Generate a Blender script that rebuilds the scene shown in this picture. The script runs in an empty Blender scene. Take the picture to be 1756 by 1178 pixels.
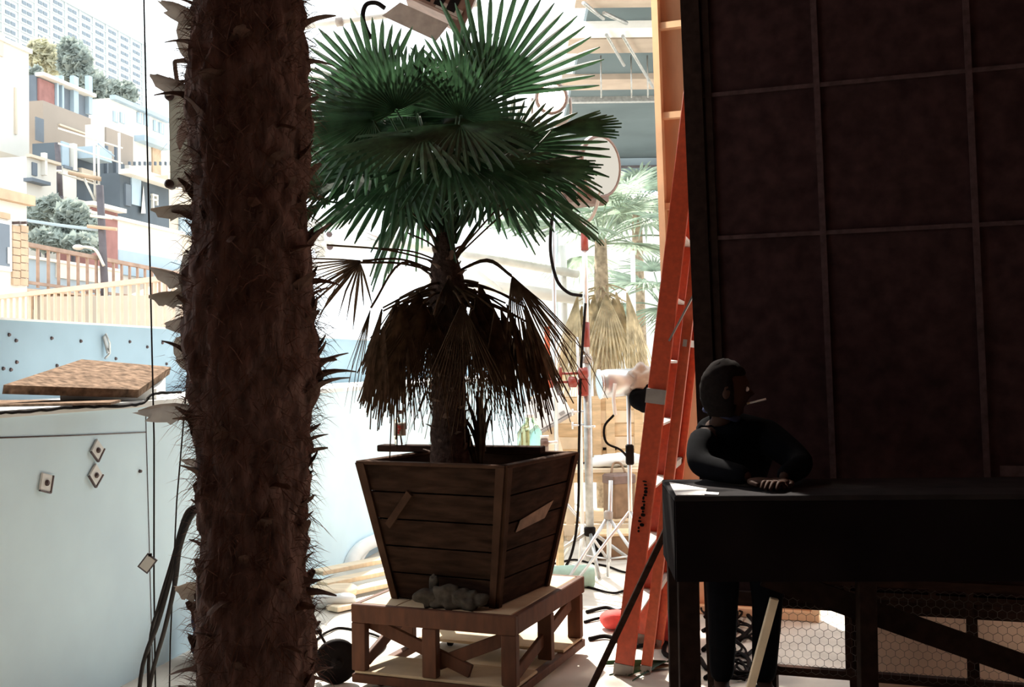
import bpy, bmesh, math, random
from mathutils import Vector as V, Matrix, noise as mnoise

# ------------------------------------------------------------ camera, sky, sun, exposure
SC = bpy.context.scene
COL = SC.collection
FPX = 1850.0
PITCH, ROLL = math.atan(36 / FPX), math.radians(-0.8)
CAMROT = (Matrix.Rotation(math.radians(90) + PITCH, 3, 'X') @ Matrix.Rotation(ROLL, 3, 'Z'))
CAMLOC = V((0, 0, 1.5))
cam = bpy.data.objects.new('camera', bpy.data.cameras.new('camera'))
cam.data.sensor_fit = 'HORIZONTAL'; cam.data.sensor_width = 36
cam.data.lens = FPX / 1756 * 36
cam.data.clip_start = 0.05; cam.data.clip_end = 3000
cam.location = CAMLOC; cam.rotation_euler = CAMROT.to_euler()
COL.objects.link(cam); SC.camera = cam

W = bpy.data.worlds.new('sky'); SC.world = W; W.use_nodes = True
bg = W.node_tree.nodes['Background']
bg.inputs[0].default_value = (0.88, 0.96, 1.0, 1); bg.inputs[1].default_value = 1.75

sun = bpy.data.objects.new('sun', bpy.data.lights.new('sun', 'SUN'))
sun.data.energy = 9.0; sun.data.angle = math.radians(1.5); sun.data.color = (1.0, 0.93, 0.82)
SUN_DIR = V((-0.17, 0.78, 0.86)).normalized()
sun.rotation_euler = SUN_DIR.to_track_quat('Z', 'Y').to_euler()
COL.objects.link(sun)
SC.view_settings.view_transform = 'Standard'; SC.view_settings.look = 'None'
SC.view_settings.gamma = 1; SC.view_settings.use_curve_mapping = False
SC.view_settings.exposure = 0.6

# ------------------------------------------------------------ helpers
RND = random.Random(7)
def ray(px, py):
    return CAMROT @ V(((px - 878) / FPX, (589 - py) / FPX, -1))
def P(px, py, D):
    d = ray(px, py); return CAMLOC + d * (D / d.y)
def PZ(px, py, z):
    d = ray(px, py); return CAMLOC + d * ((z - 1.5) / d.z)
def on_plane(px, py, p0, n):
    d = ray(px, py); return CAMLOC + d * ((p0 - CAMLOC).dot(n) / d.dot(n))
def pix(v):
    c = CAMROT.transposed() @ (V(v) - CAMLOC)
    return (878 + FPX * c.x / -c.z, 589 - FPX * c.y / -c.z)

MATS = {}
def mat(name, color, rough=0.8, var=0.25, scale=12, metal=0.0, bump=0.0, color2=None, stretch=None, trans=0.0, detail=4):
    m = bpy.data.materials.new(name); m.use_nodes = True
    nt = m.node_tree; N = nt.nodes; L = nt.links
    b = N['Principled BSDF']
    b.inputs['Roughness'].default_value = rough; b.inputs['Metallic'].default_value = metal
    if 'Specular IOR Level' in b.inputs: b.inputs['Specular IOR Level'].default_value = (.02 if max(color) < .06 else .3) if rough > .5 else .5
    if max(color) < .2 and rough > .85: b.inputs['Specular IOR Level'].default_value = .03
    c1 = tuple(max(0, c * (1 - var)) for c in color); c2 = color2 or tuple(min(1, c * (1 + var)) for c in color)
    tc = N.new('ShaderNodeTexCoord'); mp = N.new('ShaderNodeMapping')
    L.new(tc.outputs['Object'], mp.inputs[0])
    if stretch: mp.inputs['Scale'].default_value = stretch
    nz = N.new('ShaderNodeTexNoise'); nz.inputs['Scale'].default_value = scale; nz.inputs['Detail'].default_value = detail
    L.new(mp.outputs[0], nz.inputs[0])
    rp = N.new('ShaderNodeValToRGB'); rp.color_ramp.elements[0].position = .3; rp.color_ramp.elements[1].position = .7
    rp.color_ramp.elements[0].color = (*c1, 1); rp.color_ramp.elements[1].color = (*c2, 1)
    L.new(nz.outputs[0], rp.inputs[0]); L.new(rp.outputs[0], b.inputs['Base Color'])
    if bump:
        bp = N.new('ShaderNodeBump'); bp.inputs['Strength'].default_value = bump; bp.inputs['Distance'].default_value = .02
        L.new(nz.outputs[0], bp.inputs['Height']); L.new(bp.outputs[0], b.inputs['Normal'])
    if trans:
        t = N.new('ShaderNodeBsdfTranslucent'); mx = N.new('ShaderNodeMixShader'); mx.inputs[0].default_value = trans
        L.new(rp.outputs[0], t.inputs[0]); L.new(b.outputs[0], mx.inputs[1]); L.new(t.outputs[0], mx.inputs[2])
        L.new(mx.outputs[0], N['Material Output'].inputs[0])
    MATS[name] = m; return m
def emis(name, color, s):
    m = bpy.data.materials.new(name); m.use_nodes = True; N = m.node_tree.nodes
    N.remove(N['Principled BSDF']); e = N.new('ShaderNodeEmission')
    e.inputs[0].default_value = (*color, 1); e.inputs[1].default_value = s
    m.node_tree.links.new(e.outputs[0], N['Material Output'].inputs[0]); MATS[name] = m; return m
def glass(name, color, rough=.05):
    m = bpy.data.materials.new(name); m.use_nodes = True; b = m.node_tree.nodes['Principled BSDF']
    b.inputs['Base Color'].default_value = (*color, 1); b.inputs['Roughness'].default_value = rough
    b.inputs['Transmission Weight'].default_value = 1.0; b.inputs['IOR'].default_value = 1.2
    MATS[name] = m; return m

class MB:
    def __init__(s): s.v = []; s.f = []; s.smooth = []
    def add(s, vs, fs, sm=False):
        k = len(s.v); s.v += [V(p) for p in vs]
        for f in fs: s.f.append(tuple(i + k for i in f)); s.smooth.append(sm)
        return s
    def hexa(s, b, t):                      # two quads (bottom, top) in the same winding
        return s.add(list(b) + list(t), [(3, 2, 1, 0), (4, 5, 6, 7)] + [(i, (i + 1) % 4, 4 + (i + 1) % 4, 4 + i) for i in range(4)])
    def box(s, c, size, R=None, bev=0.0):
        c = V(c); h = V(size) / 2; R = R or Matrix.Identity(3)
        if bev <= 0:
            q = [(-1, -1), (1, -1), (1, 1), (-1, 1)]
            return s.hexa([c + R @ V((a * h.x, b * h.y, -h.z)) for a, b in q], [c + R @ V((a * h.x, b * h.y, h.z)) for a, b in q])
        bev = min(bev, h.x * .9, h.y * .9, h.z * .9)
        rings = []
        for z, ins in ((-h.z, bev), (-h.z + bev, 0), (h.z - bev, 0), (h.z, bev)):
            x, y = h.x - ins, h.y - ins; bb = bev * .7 if ins == 0 else bev * .4
            rings.append([c + R @ V(p) for p in ((-x + bb, -y, z), (x - bb, -y, z), (x, -y + bb, z), (x, y - bb, z), (x - bb, y, z), (-x + bb, y, z), (-x, y - bb, z), (-x, -y + bb, z))])
        vs = sum(rings, []); fs = [tuple(range(7, -1, -1)), tuple(range(24, 32))]
        for r in range(3):
            for i in range(8): fs.append((r * 8 + i, r * 8 + (i + 1) % 8, r * 8 + 8 + (i + 1) % 8, r * 8 + 8 + i))
        return s.add(vs, fs)
    def bar(s, a, b, w, t, up=V((0, 0, 1)), bev=0.0):   # box from a to b, w across, t along up-ish
        a, b = V(a), V(b); y = (b - a); L = y.length; y.normalize()
        x = y.cross(up)
        if x.length < 1e-4: x = y.cross(V((1, 0, 0)))
        x.normalize(); z = x.cross(y)
        return s.box((a + b) / 2, (w, L, t), Matrix((x, y, z)).transposed(), bev)
    def tube(s, pts, r, n=8, caps=True, smooth=True):
        pts = [V(p) for p in pts]; rs = r if hasattr(r, '__len__') else [r] * len(pts)
        k0 = len(s.v); prev = None
        for i, p in enumerate(pts):
            d = (pts[min(i + 1, len(pts) - 1)] - pts[max(i - 1, 0)]).normalized()
            if prev is None:
                prev = d.cross(V((0, 0, 1)))
                if prev.length < .05: prev = d.cross(V((1, 0, 0)))
            x = (prev - d * prev.dot(d)).normalized(); prev = x; y = d.cross(x)
            for j in range(n):
                a = 2 * math.pi * j / n; s.v.append(p + (x * math.cos(a) + y * math.sin(a)) * rs[i])
        m = len(pts)
        for i in range(m - 1):
            for j in range(n):
                s.f.append((k0 + i * n + j, k0 + i * n + (j + 1) % n, k0 + (i + 1) * n + (j + 1) % n, k0 + (i + 1) * n + j)); s.smooth.append(smooth)
        if caps:
            s.f.append(tuple(k0 + j for j in range(n - 1, -1, -1))); s.smooth.append(False)
            s.f.append(tuple(k0 + (m - 1) * n + j for j in range(n))); s.smooth.append(False)
        return s
    def lathe(s, c, axis, prof, n=20, smooth=True):     # prof: (r, h) along axis
        c = V(c); axis = V(axis).normalized(); x = axis.cross(V((0, 0, 1)))
        if x.length < .05: x = V((1, 0, 0))
        x.normalize(); y = axis.cross(x); k0 = len(s.v)
        for r, h in prof:
            for j in range(n):
                a = 2 * math.pi * j / n; s.v.append(c + axis * h + (x * math.cos(a) + y * math.sin(a)) * r)
        for i in range(len(prof) - 1):
            for j in range(n):
                s.f.append((k0 + i * n + j, k0 + i * n + (j + 1) % n, k0 + (i + 1) * n + (j + 1) % n, k0 + (i + 1) * n + j)); s.smooth.append(smooth)
        s.f.append(tuple(k0 + j for j in range(n - 1, -1, -1))); s.smooth.append(False)
        s.f.append(tuple(k0 + (len(prof) - 1) * n + j for j in range(n))); s.smooth.append(False)
        return s
    def blob(s, c, rad, e=1.0, R=None, nu=20, nv=12, amp=0.0, freq=6.0, seed=0):   # superellipsoid with noise
        c = V(c); R = R or Matrix.Identity(3); k0 = len(s.v)
        sg = lambda v: math.copysign(abs(v) ** e, v)
        for i in range(nv + 1):
            ph = -math.pi / 2 + math.pi * i / nv
            for j in range(nu):
                th = 2 * math.pi * j / nu
                p = V((rad[0] * sg(math.cos(ph)) * sg(math.cos(th)), rad[1] * sg(math.cos(ph)) * sg(math.sin(th)), rad[2] * sg(math.sin(ph))))
                if amp: p *= 1 + amp * mnoise.noise((p + V((seed, seed * 2, 0))) * freq)
                s.v.append(c + R @ p)
        for i in range(nv):
            for j in range(nu):
                s.f.append((k0 + i * nu + j, k0 + i * nu + (j + 1) % nu, k0 + (i + 1) * nu + (j + 1) % nu, k0 + (i + 1) * nu + j)); s.smooth.append(True)
        return s

ROOT = {}
def tag(o, label=None, cat=None, group=None, kind=None):
    if label: o['label'] = label
    if cat: o['category'] = cat
    if group: o['group'] = group
    if kind: o['kind'] = kind
    return o
def thing(name, label, cat, loc, group=None):
    o = bpy.data.objects.new(name, None); o.empty_display_size = .1
    o.location = loc; COL.objects.link(o); ROOT[o] = V(loc)
    return tag(o, label, cat, group)
def mesh(name, mb, m, off):
    me = bpy.data.meshes.new(name)
    me.from_pydata([v - off for v in mb.v], [], mb.f)
    me.polygons.foreach_set('use_smooth', mb.smooth)
    me.materials.append(MATS[m]); me.update(); return me
def part(name, mb, m, parent, kind=None, label=None):
    off = ROOT[parent]
    o = bpy.data.objects.new(name, mesh(name, mb, m, off)); COL.objects.link(o); o.parent = parent
    ROOT[o] = off
    if kind: o['kind'] = kind
    if label: o['label'] = label
    return o
def inst(name, me, parent, loc, rot=None, scale=None):      # copy of a shared mesh as a part (loc in world)
    o = bpy.data.objects.new(name, me); COL.objects.link(o); o.parent = parent
    o.location = V(loc) - ROOT[parent]; ROOT[o] = V(loc)
    if rot is not None: o.rotation_euler = rot.to_euler() if isinstance(rot, Matrix) else rot
    if scale: o.scale = (scale,) * 3 if not hasattr(scale, '__len__') else scale
    return o
def single(name, mb, m, label, cat, group=None, kind=None):
    xs = [v.x for v in mb.v]; ys = [v.y for v in mb.v]; zs = [v.z for v in mb.v]
    off = V(((min(xs) + max(xs)) / 2, (min(ys) + max(ys)) / 2, min(zs)))
    o = bpy.data.objects.new(name, mesh(name, mb, m, off)); o.location = off; COL.objects.link(o); ROOT[o] = off
    return tag(o, label, cat, group, kind)
def struct(name, mb, m):
    o = single(name, mb, m, None, None, None, 'structure'); o.location = (0, 0, 0)
    o.data.transform(Matrix.Translation(ROOT[o])); ROOT[o] = V((0, 0, 0)); return o
def RZ(a): return Matrix.Rotation(a, 3, 'Z')
def frame_of(y, up=V((0, 0, 1))):
    y = V(y).normalized(); x = y.cross(up)
    if x.length < 1e-3: x = V((1, 0, 0))
    x.normalize(); return Matrix((x, y, x.cross(y))).transposed()
def bez(pts, n=10):                                          # Catmull-Rom
    pts = [V(p) for p in pts]; out = []
    q = [pts[0] * 2 - pts[1]] + pts + [pts[-1] * 2 - pts[-2]]
    for i in range(1, len(q) - 2):
        for k in range(n):
            t = k / n; a, b, c, d = q[i - 1:i + 3]
            out.append(.5 * ((2 * b) + (c - a) * t + (2 * a - 5 * b + 4 * c - d) * t * t + (3 * b - a - 3 * c + d) * t ** 3))
    return out + [pts[-1]]

# ------------------------------------------------------------ materials
mat('concrete', (.62, .57, .50), .9, .22, 3, bump=.15)
mat('stage_black', (.008, .006, .0065), .95, .3, 5)
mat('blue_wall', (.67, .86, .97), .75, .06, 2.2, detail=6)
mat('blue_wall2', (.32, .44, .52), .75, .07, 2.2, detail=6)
mat('ledge_white', (.78, .80, .78), .8, .08, 5)
mat('carpet', (.17, .115, .08), 1, .55, 26, bump=.6)
mat('black', (.012, .010, .010), .6, .3, 20)
mat('rubber', (.010, .008, .008), .6, .3, 30)
mat('bolt', (.10, .07, .07), .5, .3, 30, metal=.4)
mat('galv', (.42, .42, .41), .45, .2, 20, metal=.7)
mat('chrome', (.75, .76, .77), .22, .08, 10, metal=.9)
mat('stage_wall', (.34, .20, .165), .9, .2, 3)
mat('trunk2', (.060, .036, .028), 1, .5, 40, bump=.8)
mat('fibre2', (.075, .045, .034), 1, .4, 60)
mat('platform_top', (.022, .020, .021), .95, .25, 8)
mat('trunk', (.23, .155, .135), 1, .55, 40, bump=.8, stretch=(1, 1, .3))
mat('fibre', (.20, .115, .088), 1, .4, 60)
mat('stub', (.20, .13, .10), .9, .35, 30, trans=.25)
mat('sheath', (.36, .31, .26), .9, .2, 20, trans=.6)
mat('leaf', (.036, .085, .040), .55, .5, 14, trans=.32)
mat('leaf_far', (.34, .42, .33), .6, .4, 9, trans=.45)  # paled to put the background haze into the leaf colour
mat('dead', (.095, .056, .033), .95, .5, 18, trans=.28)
mat('dead_far', (.54, .46, .31), .95, .35, 10, trans=.35)  # straw tone lightened for the same background haze
mat('trunk_far', (.38, .29, .20), .95, .4, 20)  # bark lightened too, haze carried by the colour
mat('planter', (.026, .0135, .0085), .85, .45, 7, stretch=(1, 1, 5), bump=.3)
mat('planter_edge', (.050, .026, .016), .8, .35, 9, bump=.2)
mat('soil', (.06, .04, .03), 1, .5, 30, bump=.8)
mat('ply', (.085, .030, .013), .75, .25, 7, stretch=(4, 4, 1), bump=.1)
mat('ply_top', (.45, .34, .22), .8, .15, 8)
mat('rope', (.050, .042, .034), .95, .4, 30)
mat('red', (.62, .085, .030), .45, .14, 40)
mat('red2', (.66, .12, .045), .5, .14, 40)
mat('step', (.52, .50, .47), .45, .12, 20, metal=.3)
mat('tan', (.60, .36, .22), .75, .16, 4, stretch=(2, 2, .5))
mat('tan_light', (.80, .56, .36), .75, .12, 6)
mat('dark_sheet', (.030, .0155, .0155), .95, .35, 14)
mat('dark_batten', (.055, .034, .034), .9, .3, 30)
mat('dark_frame', (.018, .011, .009), .9, .35, 25)
mat('dark_wood', (.030, .016, .012), .85, .35, 14, stretch=(1, 1, 4))
mat('wire', (.10, .085, .075), .6, .3, 30, metal=.3)
mat('shade_brown', (.70, .52, .41), .9, .15, 6)  # brown of the floor in shadow, put into the colour
mat('pine', (.66, .48, .29), .75, .18, 7, stretch=(1, 1, 4), bump=.1)
mat('pine_pale', (.80, .66, .48), .75, .12, 7, stretch=(1, 5, 1))
mat('white', (.82, .82, .80), .6, .05, 6)
mat('white_cloth', (.80, .82, .82), .9, .06, 6)
mat('lamp_brown', (.17, .105, .085), .5, .25, 14, metal=.2)
mat('lamp_grey', (.36, .32, .29), .55, .2, 14, metal=.2)
mat('lens', (.86, .84, .78), .35, .05, 30)
mat('silver', (.66, .68, .70), .35, .1, 10, metal=.6)
mat('sandbag', (.55, .07, .06), .85, .2, 20, bump=.2)
mat('green_roll', (.38, .55, .47), .8, .12, 20)
mat('bag', (.24, .15, .09), .8, .25, 12)
mat('navy', (.03, .035, .07), .9, .4, 12)
mat('plate_grey', (.60, .59, .55), .5, .12, 8)
mat('plate_pale', (.52, .51, .46), .6, .05, 8, trans=.85)
mat('red_clamp', (.26, .04, .028), .4, .15, 20)
mat('cloth_black', (.003, .003, .004), .95, .3, 30)
mat('skin', (.045, .025, .019), .6, .1, 10)
mat('hair', (.010, .0075, .007), .95, .3, 60)
mat('label_grey', (.40, .33, .26), .6, .1, 10)
mat('label_red', (.62, .05, .03), .5, .1, 10)
mat('patch', (.15, .085, .05), .8, .4, 14)
glass('clear', (.93, .98, .97))
glass('green_glass', (.60, .85, .72))
# town beyond
mat('cream', (.62, .60, .55), .9, .05, .3)
mat('hotel', (.52, .55, .54), .9, .04, .05)
mat('hotel_pane', (.17, .20, .23), .3, .15, .1)
mat('cream2', (.54, .47, .38), .9, .07, .4)
mat('town_tan', (.29, .25, .215), .9, .07, .5)
mat('town_dark', (.085, .105, .125), .8, .25, .4)
mat('town_slate', (.13, .155, .185), .8, .2, .5)
mat('town_brick', (.26, .13, .12), .9, .15, 2)
mat('town_blue', (.34, .43, .50), .7, .1, .8)
mat('town_pane', (.13, .16, .20), .3, .2, .5)
mat('orange_wood', (.50, .36, .25), .85, .15, 2)
mat('rail_pale', (.60, .46, .36), .85, .1, 3)
mat('rail_brown', (.32, .22, .17), .85, .2, 3)
mat('pole_dark', (.12, .11, .12), .9, .2, 3)
mat('hill', (.46, .37, .29), 1, .2, .12, color2=(.48, .41, .33))
mat('tree', (.29, .33, .30), .8, .5, 1.2, trans=.3)  # greyed and lightened so the colour carries distance haze
mat('tree_olive', (.50, .48, .34), .8, .4, 1.0, trans=.3)
mat('roof_blue', (.13, .165, .18), .9, .12, .8)
mat('roof_wood', (.42, .34, .28), .85, .15, 2)
mat('teal', (.30, .52, .58), .8, .1, 2)
emis('lamp_glow', (1.0, .95, .86), 22.0)
emis('bulb_glow', (1.0, .82, .62), 14.0)
# ------------------------------------------------------------ setting: floor, unseen stage shell placed to block and bounce light
mb = MB().box((6, 40, -.10), (90, 110, .2)); struct('floor', mb, 'concrete')
struct('ceiling', MB().box((.6, 1.25, 4.6), (8.2, 10.5, .2)), 'stage_wall')
struct('wall_rear', MB().box((.9, -4.1, 2.25), (7.6, .2, 4.5)), 'stage_wall')
struct('wall_right', MB().box((4.6, 1.3, 2.25), (.2, 10.8, 4.5)), 'stage_wall')
struct('wall_side', MB().box((-2.75, -.6, 2.25), (.2, 7.0, 4.5)), 'stage_wall')

# the far roof of the stage, seen at the upper right: boarded underside, beams, rail
RX0, RX1 = .55, 7.5
roof = struct('ceiling_far', MB().box(((RX0 + RX1) / 2 + .25, 18.6, 6.16), (RX1 - RX0 - .5, 11.2, .16)), 'roof_blue')
def rbeam(y0, y1, m, name='ceiling_beam', z=6.0, h=.10, x0=RX0 + .3):
    return part(name, MB().box(((x0 + RX1) / 2, (y0 + y1) / 2, z + .04), (RX1 - x0, y1 - y0, h)), m, roof)
ROOT[roof] = V((0, 0, 0))
def roof_y(py): return PZ(1050, py, 6.0).y
rbeam(roof_y(12), roof_y(-4), 'roof_wood')
rbeam(roof_y(62), roof_y(46), 'white', 'light_strip', z=5.99)
rbeam(roof_y(90), roof_y(66), 'roof_wood')
rbeam(roof_y(153), roof_y(135), 'roof_wood')
rbeam(roof_y(176), roof_y(173), 'galv', 'pipe')
for a, b in (((1035, 22), (1075, 40)), ((1068, 62), (1120, 150)), ((1040, 60), (1070, 112)), ((1000, 5), (1035, 32))):
    part('pipe', MB().tube([PZ(*a, 5.9), PZ(*b, 5.9)], .025, 6), 'galv', roof)
for px in (1030, 1082, 1110):
    part('hanging_rod', MB().tube([PZ(px, 95, 5.98), PZ(px, 95, 5.98) - V((0, 0, .62))], .012, 6), 'galv', roof)
# end wall under the far roof: white, with a teal band and a catwalk rail
yw = 24.0
mbw = MB().box((RX0 + 4.6, yw + .15, 2.6), (9.4, .3, 5.2)); wf = struct('wall_far', mbw, 'white')
part('band', MB().box((RX0 + 4.6, yw - .02, 5.47), (9.4, .3, .28)), 'teal', wf)
part('clerestory', MB().box((RX0 + 4.6, yw + .12, 5.84), (9.4, .1, .5)), 'town_blue', wf)
for z in (5.68, 5.86):
    part('catwalk_rail', MB().tube([(RX0, yw - .1, z), (RX1, yw - .1, z)], .03, 6), 'pole_dark', wf)
for k in range(6):
    part('catwalk_post', MB().box((RX0 + .55 + k * 1.15, yw - .1, 5.72), (.06, .06, .64)), 'pole_dark', wf)

# ------------------------------------------------------------ left wall: lower face, ledge, upper parapet
def floor_at(px, py): return PZ(px, py, 0)
WU = V((.2065, 1, 0)).normalized()                 # along the wall
WN = V((WU.y, -WU.x, 0))                           # towards the stage
W0 = floor_at(230, 1165)
def wall_pt(y, z, off=0.0):
    t = (y - W0.y) / WU.y; p = W0 + WU * t + WN * off; return V((p.x, p.y, z))
HL, HU = 0, 1.775
HL = 1.345
def slab(y0, y1, z0, z1, o0, o1):
    a, b = wall_pt(y0, z0, o0), wall_pt(y1, z0, o0); c, d = wall_pt(y1, z0, o1), wall_pt(y0, z0, o1)
    up = V((0, 0, z1 - z0)); return MB().hexa([a, b, c, d], [a + up, b + up, c + up, d + up])
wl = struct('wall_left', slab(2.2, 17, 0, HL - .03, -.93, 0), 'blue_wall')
part('ledge', slab(2.2, 17, HL - .03, HL, -.93, .012), 'ledge_white', wl)
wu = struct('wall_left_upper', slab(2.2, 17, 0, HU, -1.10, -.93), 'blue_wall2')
part('parapet_cap', slab(2.2, 17, HU, HU + .012, -1.11, -.92), 'ledge_white', wu)
def on_wall(px, py, off=0.0): return on_plane(px, py, W0 + WN * off, WN)
def on_upper(px, py, off=0.0): return on_plane(px, py, W0 + WN * (-.93 + off), WN)
# ragged tar seal along the ledge edge
pts = bez([on_wall(x, y, .016) for x, y in ((-60, 709), (0, 707), (60, 704), (120, 699), (200, 696), (243, 692), (258, 678), (275, 674), (310, 673))], 6)
pts = [p + V((0, 0, RND.uniform(-.003, .003))) for p in pts]
part('tar_seal', MB().tube(pts, [.006 + .003 * RND.random() for _ in pts], 6), 'black', wl)
part('panel_seam', MB().tube([on_wall(-40, 752, .002), on_wall(120, 747, .002), on_wall(250, 741, .002)], .003, 5), 'bolt', wl)
part('panel_seam', MB().tube([on_wall(250, 705, .002), on_wall(262, 1150, .002)], .002, 5), 'bolt', wl)
WR = Matrix((WU, V((0, 0, 1)), WN)).transposed()
def mount_plate(px, py, size, ang):
    c = on_wall(px, py, .006)
    R = WR @ Matrix.Rotation(ang, 3, 'Z')
    o = part('mounting_plate', MB().box(c, (size, size * 1.05, .012), R, .004), 'ledge_white', wl)
    part('bolt', MB().lathe(c, WN, [(.013, 0), (.013, .012), (.006, .018)], 10), 'bolt', o)
    part('rust_lip', MB().box(c + R @ V((0, -size * .5, .005)), (size, .006, .01), R).box(c + R @ V((size * .5, 0, .005)), (.006, size, .01), R), 'bolt', o)
mount_plate(78, 828, .075, math.radians(-15)); mount_plate(166, 772, .075, math.radians(-42)); mount_plate(163, 815, .078, math.radians(-48))
part('bolt', MB().lathe(on_wall(239, 808, 0), WN, [(.009, 0), (.007, .012)], 8), 'bolt', wl)
for px, py in ((27, 584), (15, 574), (88, 580), (138, 585), (222, 586), (252, 595), (278, 588), (298, 593), (28, 621), (5, 632), (18, 634), (97, 627), (198, 615), (285, 624)):
    part('bolt', MB().lathe(on_upper(px, py), WN, [(.011, 0), (.008, .010)], 8), 'bolt', wu)
c = on_upper(183, 596, .02)
br = part('hasp', MB().bar(on_upper(178, 576, .01), on_upper(186, 606, .03), .030, .012, WN, .003), 'galv', wu)
part('hasp_loop', MB().tube([on_upper(177, 578, .02), on_upper(181, 572, .05), on_upper(188, 588, .05), on_upper(188, 606, .03), on_upper(180, 615, .02)], .007, 6), 'galv', br)
# further wall beyond: pilaster and arched niche
part('pilaster', slab(6.9, 7.15, HL, HL + .001, .0, .001), 'ledge_white', wl)
wa = [(598, 1000), (602, 965), (620, 940), (650, 925), (690, 918), (730, 916)]
part('arch_rib', MB().tube(bez([on_wall(x, y, .04) for x, y in wa], 6), .055, 8), 'white', wl)
part('arch_rib', MB().tube(bez([on_wall(x, y, .03) for x, y in ((612, 990), (618, 958), (632, 936))], 5), .03, 8), 'white', wl)
part('niche_panel', MB().hexa([on_wall(x, y, .002) for x, y in ((604, 992), (700, 985), (700, 925), (622, 948))], [on_wall(x, y, .02) for x, y in ((604, 992), (700, 985), (700, 925), (622, 948))]), 'town_blue', wl)

# lid and mat on the ledge
q = {k: P(x, y, D) for k, (x, y, D) in dict(fl=(6, 660, 4.85), fr=(238, 668, 5.3), br=(293, 629, 6.0), bl=(140, 616, 5.75)).items()}
n = (q['fr'] - q['fl']).cross(q['bl'] - q['fl']).normalized()
if n.z < 0: n = -n
t = thing('hatch_lid', 'brown carpeted slab lid propped at a tilt on the white wall ledge', 'lid', ((q['fl'] + q['br']) / 2).to_3d())
lid = [q['fl'], q['fr'], q['br'], q['bl']]
part('slab', MB().hexa([p - n * .042 for p in lid], lid), 'carpet', t)
zt = HL + .001
cb = [V((p.x, p.y, zt)) for p in (q['fl'] * .8 + q['fr'] * .2, q['fr'] * .98 + q['fl'] * .02, q['br'] * .97 + q['bl'] * .03, q['bl'] * .9 + q['br'] * .1)]
for i, p in enumerate(cb): cb[i] = p + (V((0, .30, 0)) if i < 2 else V((0, -.05, 0)))
def lid_z(p): return q['fl'].z - ((p.x - q['fl'].x) * n.x + (p.y - q['fl'].y) * n.y) / n.z - .043
part('curb', MB().hexa(cb, [V((p.x, p.y, max(zt + .005, lid_z(p)))) for p in cb]), 'white', t)
m4 = [on_plane(x, y, V((0, 0, HL + .012)), V((0, 0, 1))) for x, y in ((-40, 694), (190, 690), (208, 685), (-40, 686))]
single('carpet_strip', MB().hexa([p - V((0, 0, .011)) for p in m4], m4), 'carpet', 'flat strip of brown carpet lying on the ledge in front of the tilted lid', 'carpet')

# ------------------------------------------------------------ hanging wires and tag
def floor_hang(px0, px1, y1, D, top=4.49):
    a = P(px0, 70, D); b = P(px1, y1, D)
    d = (a - b) / (a.z - b.z); return b, b + d * (top - b.z)
b, a = floor_hang(246, 264, 1000, 4.55)
single('hanging_wire', MB().tube([a, b + V((.005, 0, .6)), b, V((b.x + .004, b.y, .0))], .0035, 6), 'black', 'thin dark wire hanging before the blue wall with a diamond tag on it', 'wire')
c = P(253, 966, 4.54)
R = frame_of((0, 1, 0)) @ Matrix.Rotation(math.radians(38), 3, 'Y')
tg = thing('wire_tag', 'small dark square tag turned diamond-wise on the hanging wire', 'tag', c - V((0, 0, .045)))
part('plate', MB().box(c, (.052, .004, .072), R), 'pole_dark', tg)
part('face', MB().box(c - V((0, .003, 0)), (.040, .003, .058), R), 'plate_grey', tg)
part('clip', MB().box(c + V((.012, -.003, .036)), (.012, .010, .012)), 'black', tg)
b, a = floor_hang(331, 300, 1178, 4.3)
single('hanging_wire', MB().tube([a, P(330, 420, 4.3), P(322, 640, 4.3), P(303, 860, 4.3), P(292, 1100, 4.3), V((P(288, 1178, 4.3).x, 4.3, 0))], .003, 6), 'black', 'thin wire hanging just left of the shaggy trunk in front of the wall', 'wire')

# ------------------------------------------------------------ big shaggy palm trunk in the foreground
TD = 2.55
def trunk_c(z):
    y = 625 - (z - 1.5) * FPX / TD
    return P(432 + (y - 589) * .010, y, TD)
tz0, tz1 = 0.0, 4.49
tr = thing('palm_trunk', 'thick shaggy fibrous palm trunk standing in the left foreground, dark against the light', 'palm', (trunk_c(0).x, TD, 0))
mb = MB(); NA, NZ = 56, 260
prof = lambda z: .134 + .012 * math.sin(z * 4.1 + 1.0) + .010 * math.sin(z * 9.3)
k = 0
for i in range(NZ + 1):
    z = tz0 + (tz1 - tz0) * i / NZ; c = trunk_c(z)
    for j in range(NA):
        a = 2 * math.pi * j / NA; d = V((math.cos(a), math.sin(a), 0))
        r = prof(z) + .016 * mnoise.noise(V((d.x * 2.5, d.y * 2.5, z * 9))) + .013 * mnoise.noise(V((d.x * 9, d.y * 9, z * 24))) + .008 * mnoise.noise(V((d.x * 24, d.y * 24, z * 30)))
        mb.v.append(V((c.x, c.y, z)) + d * r)
for i in range(NZ):
    for j in range(NA):
        mb.f.append((i * NA + j, i * NA + (j + 1) % NA, (i + 1) * NA + (j + 1) % NA, (i + 1) * NA + j)); mb.smooth.append(True)
part('trunk', mb, 'trunk', tr)
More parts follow.
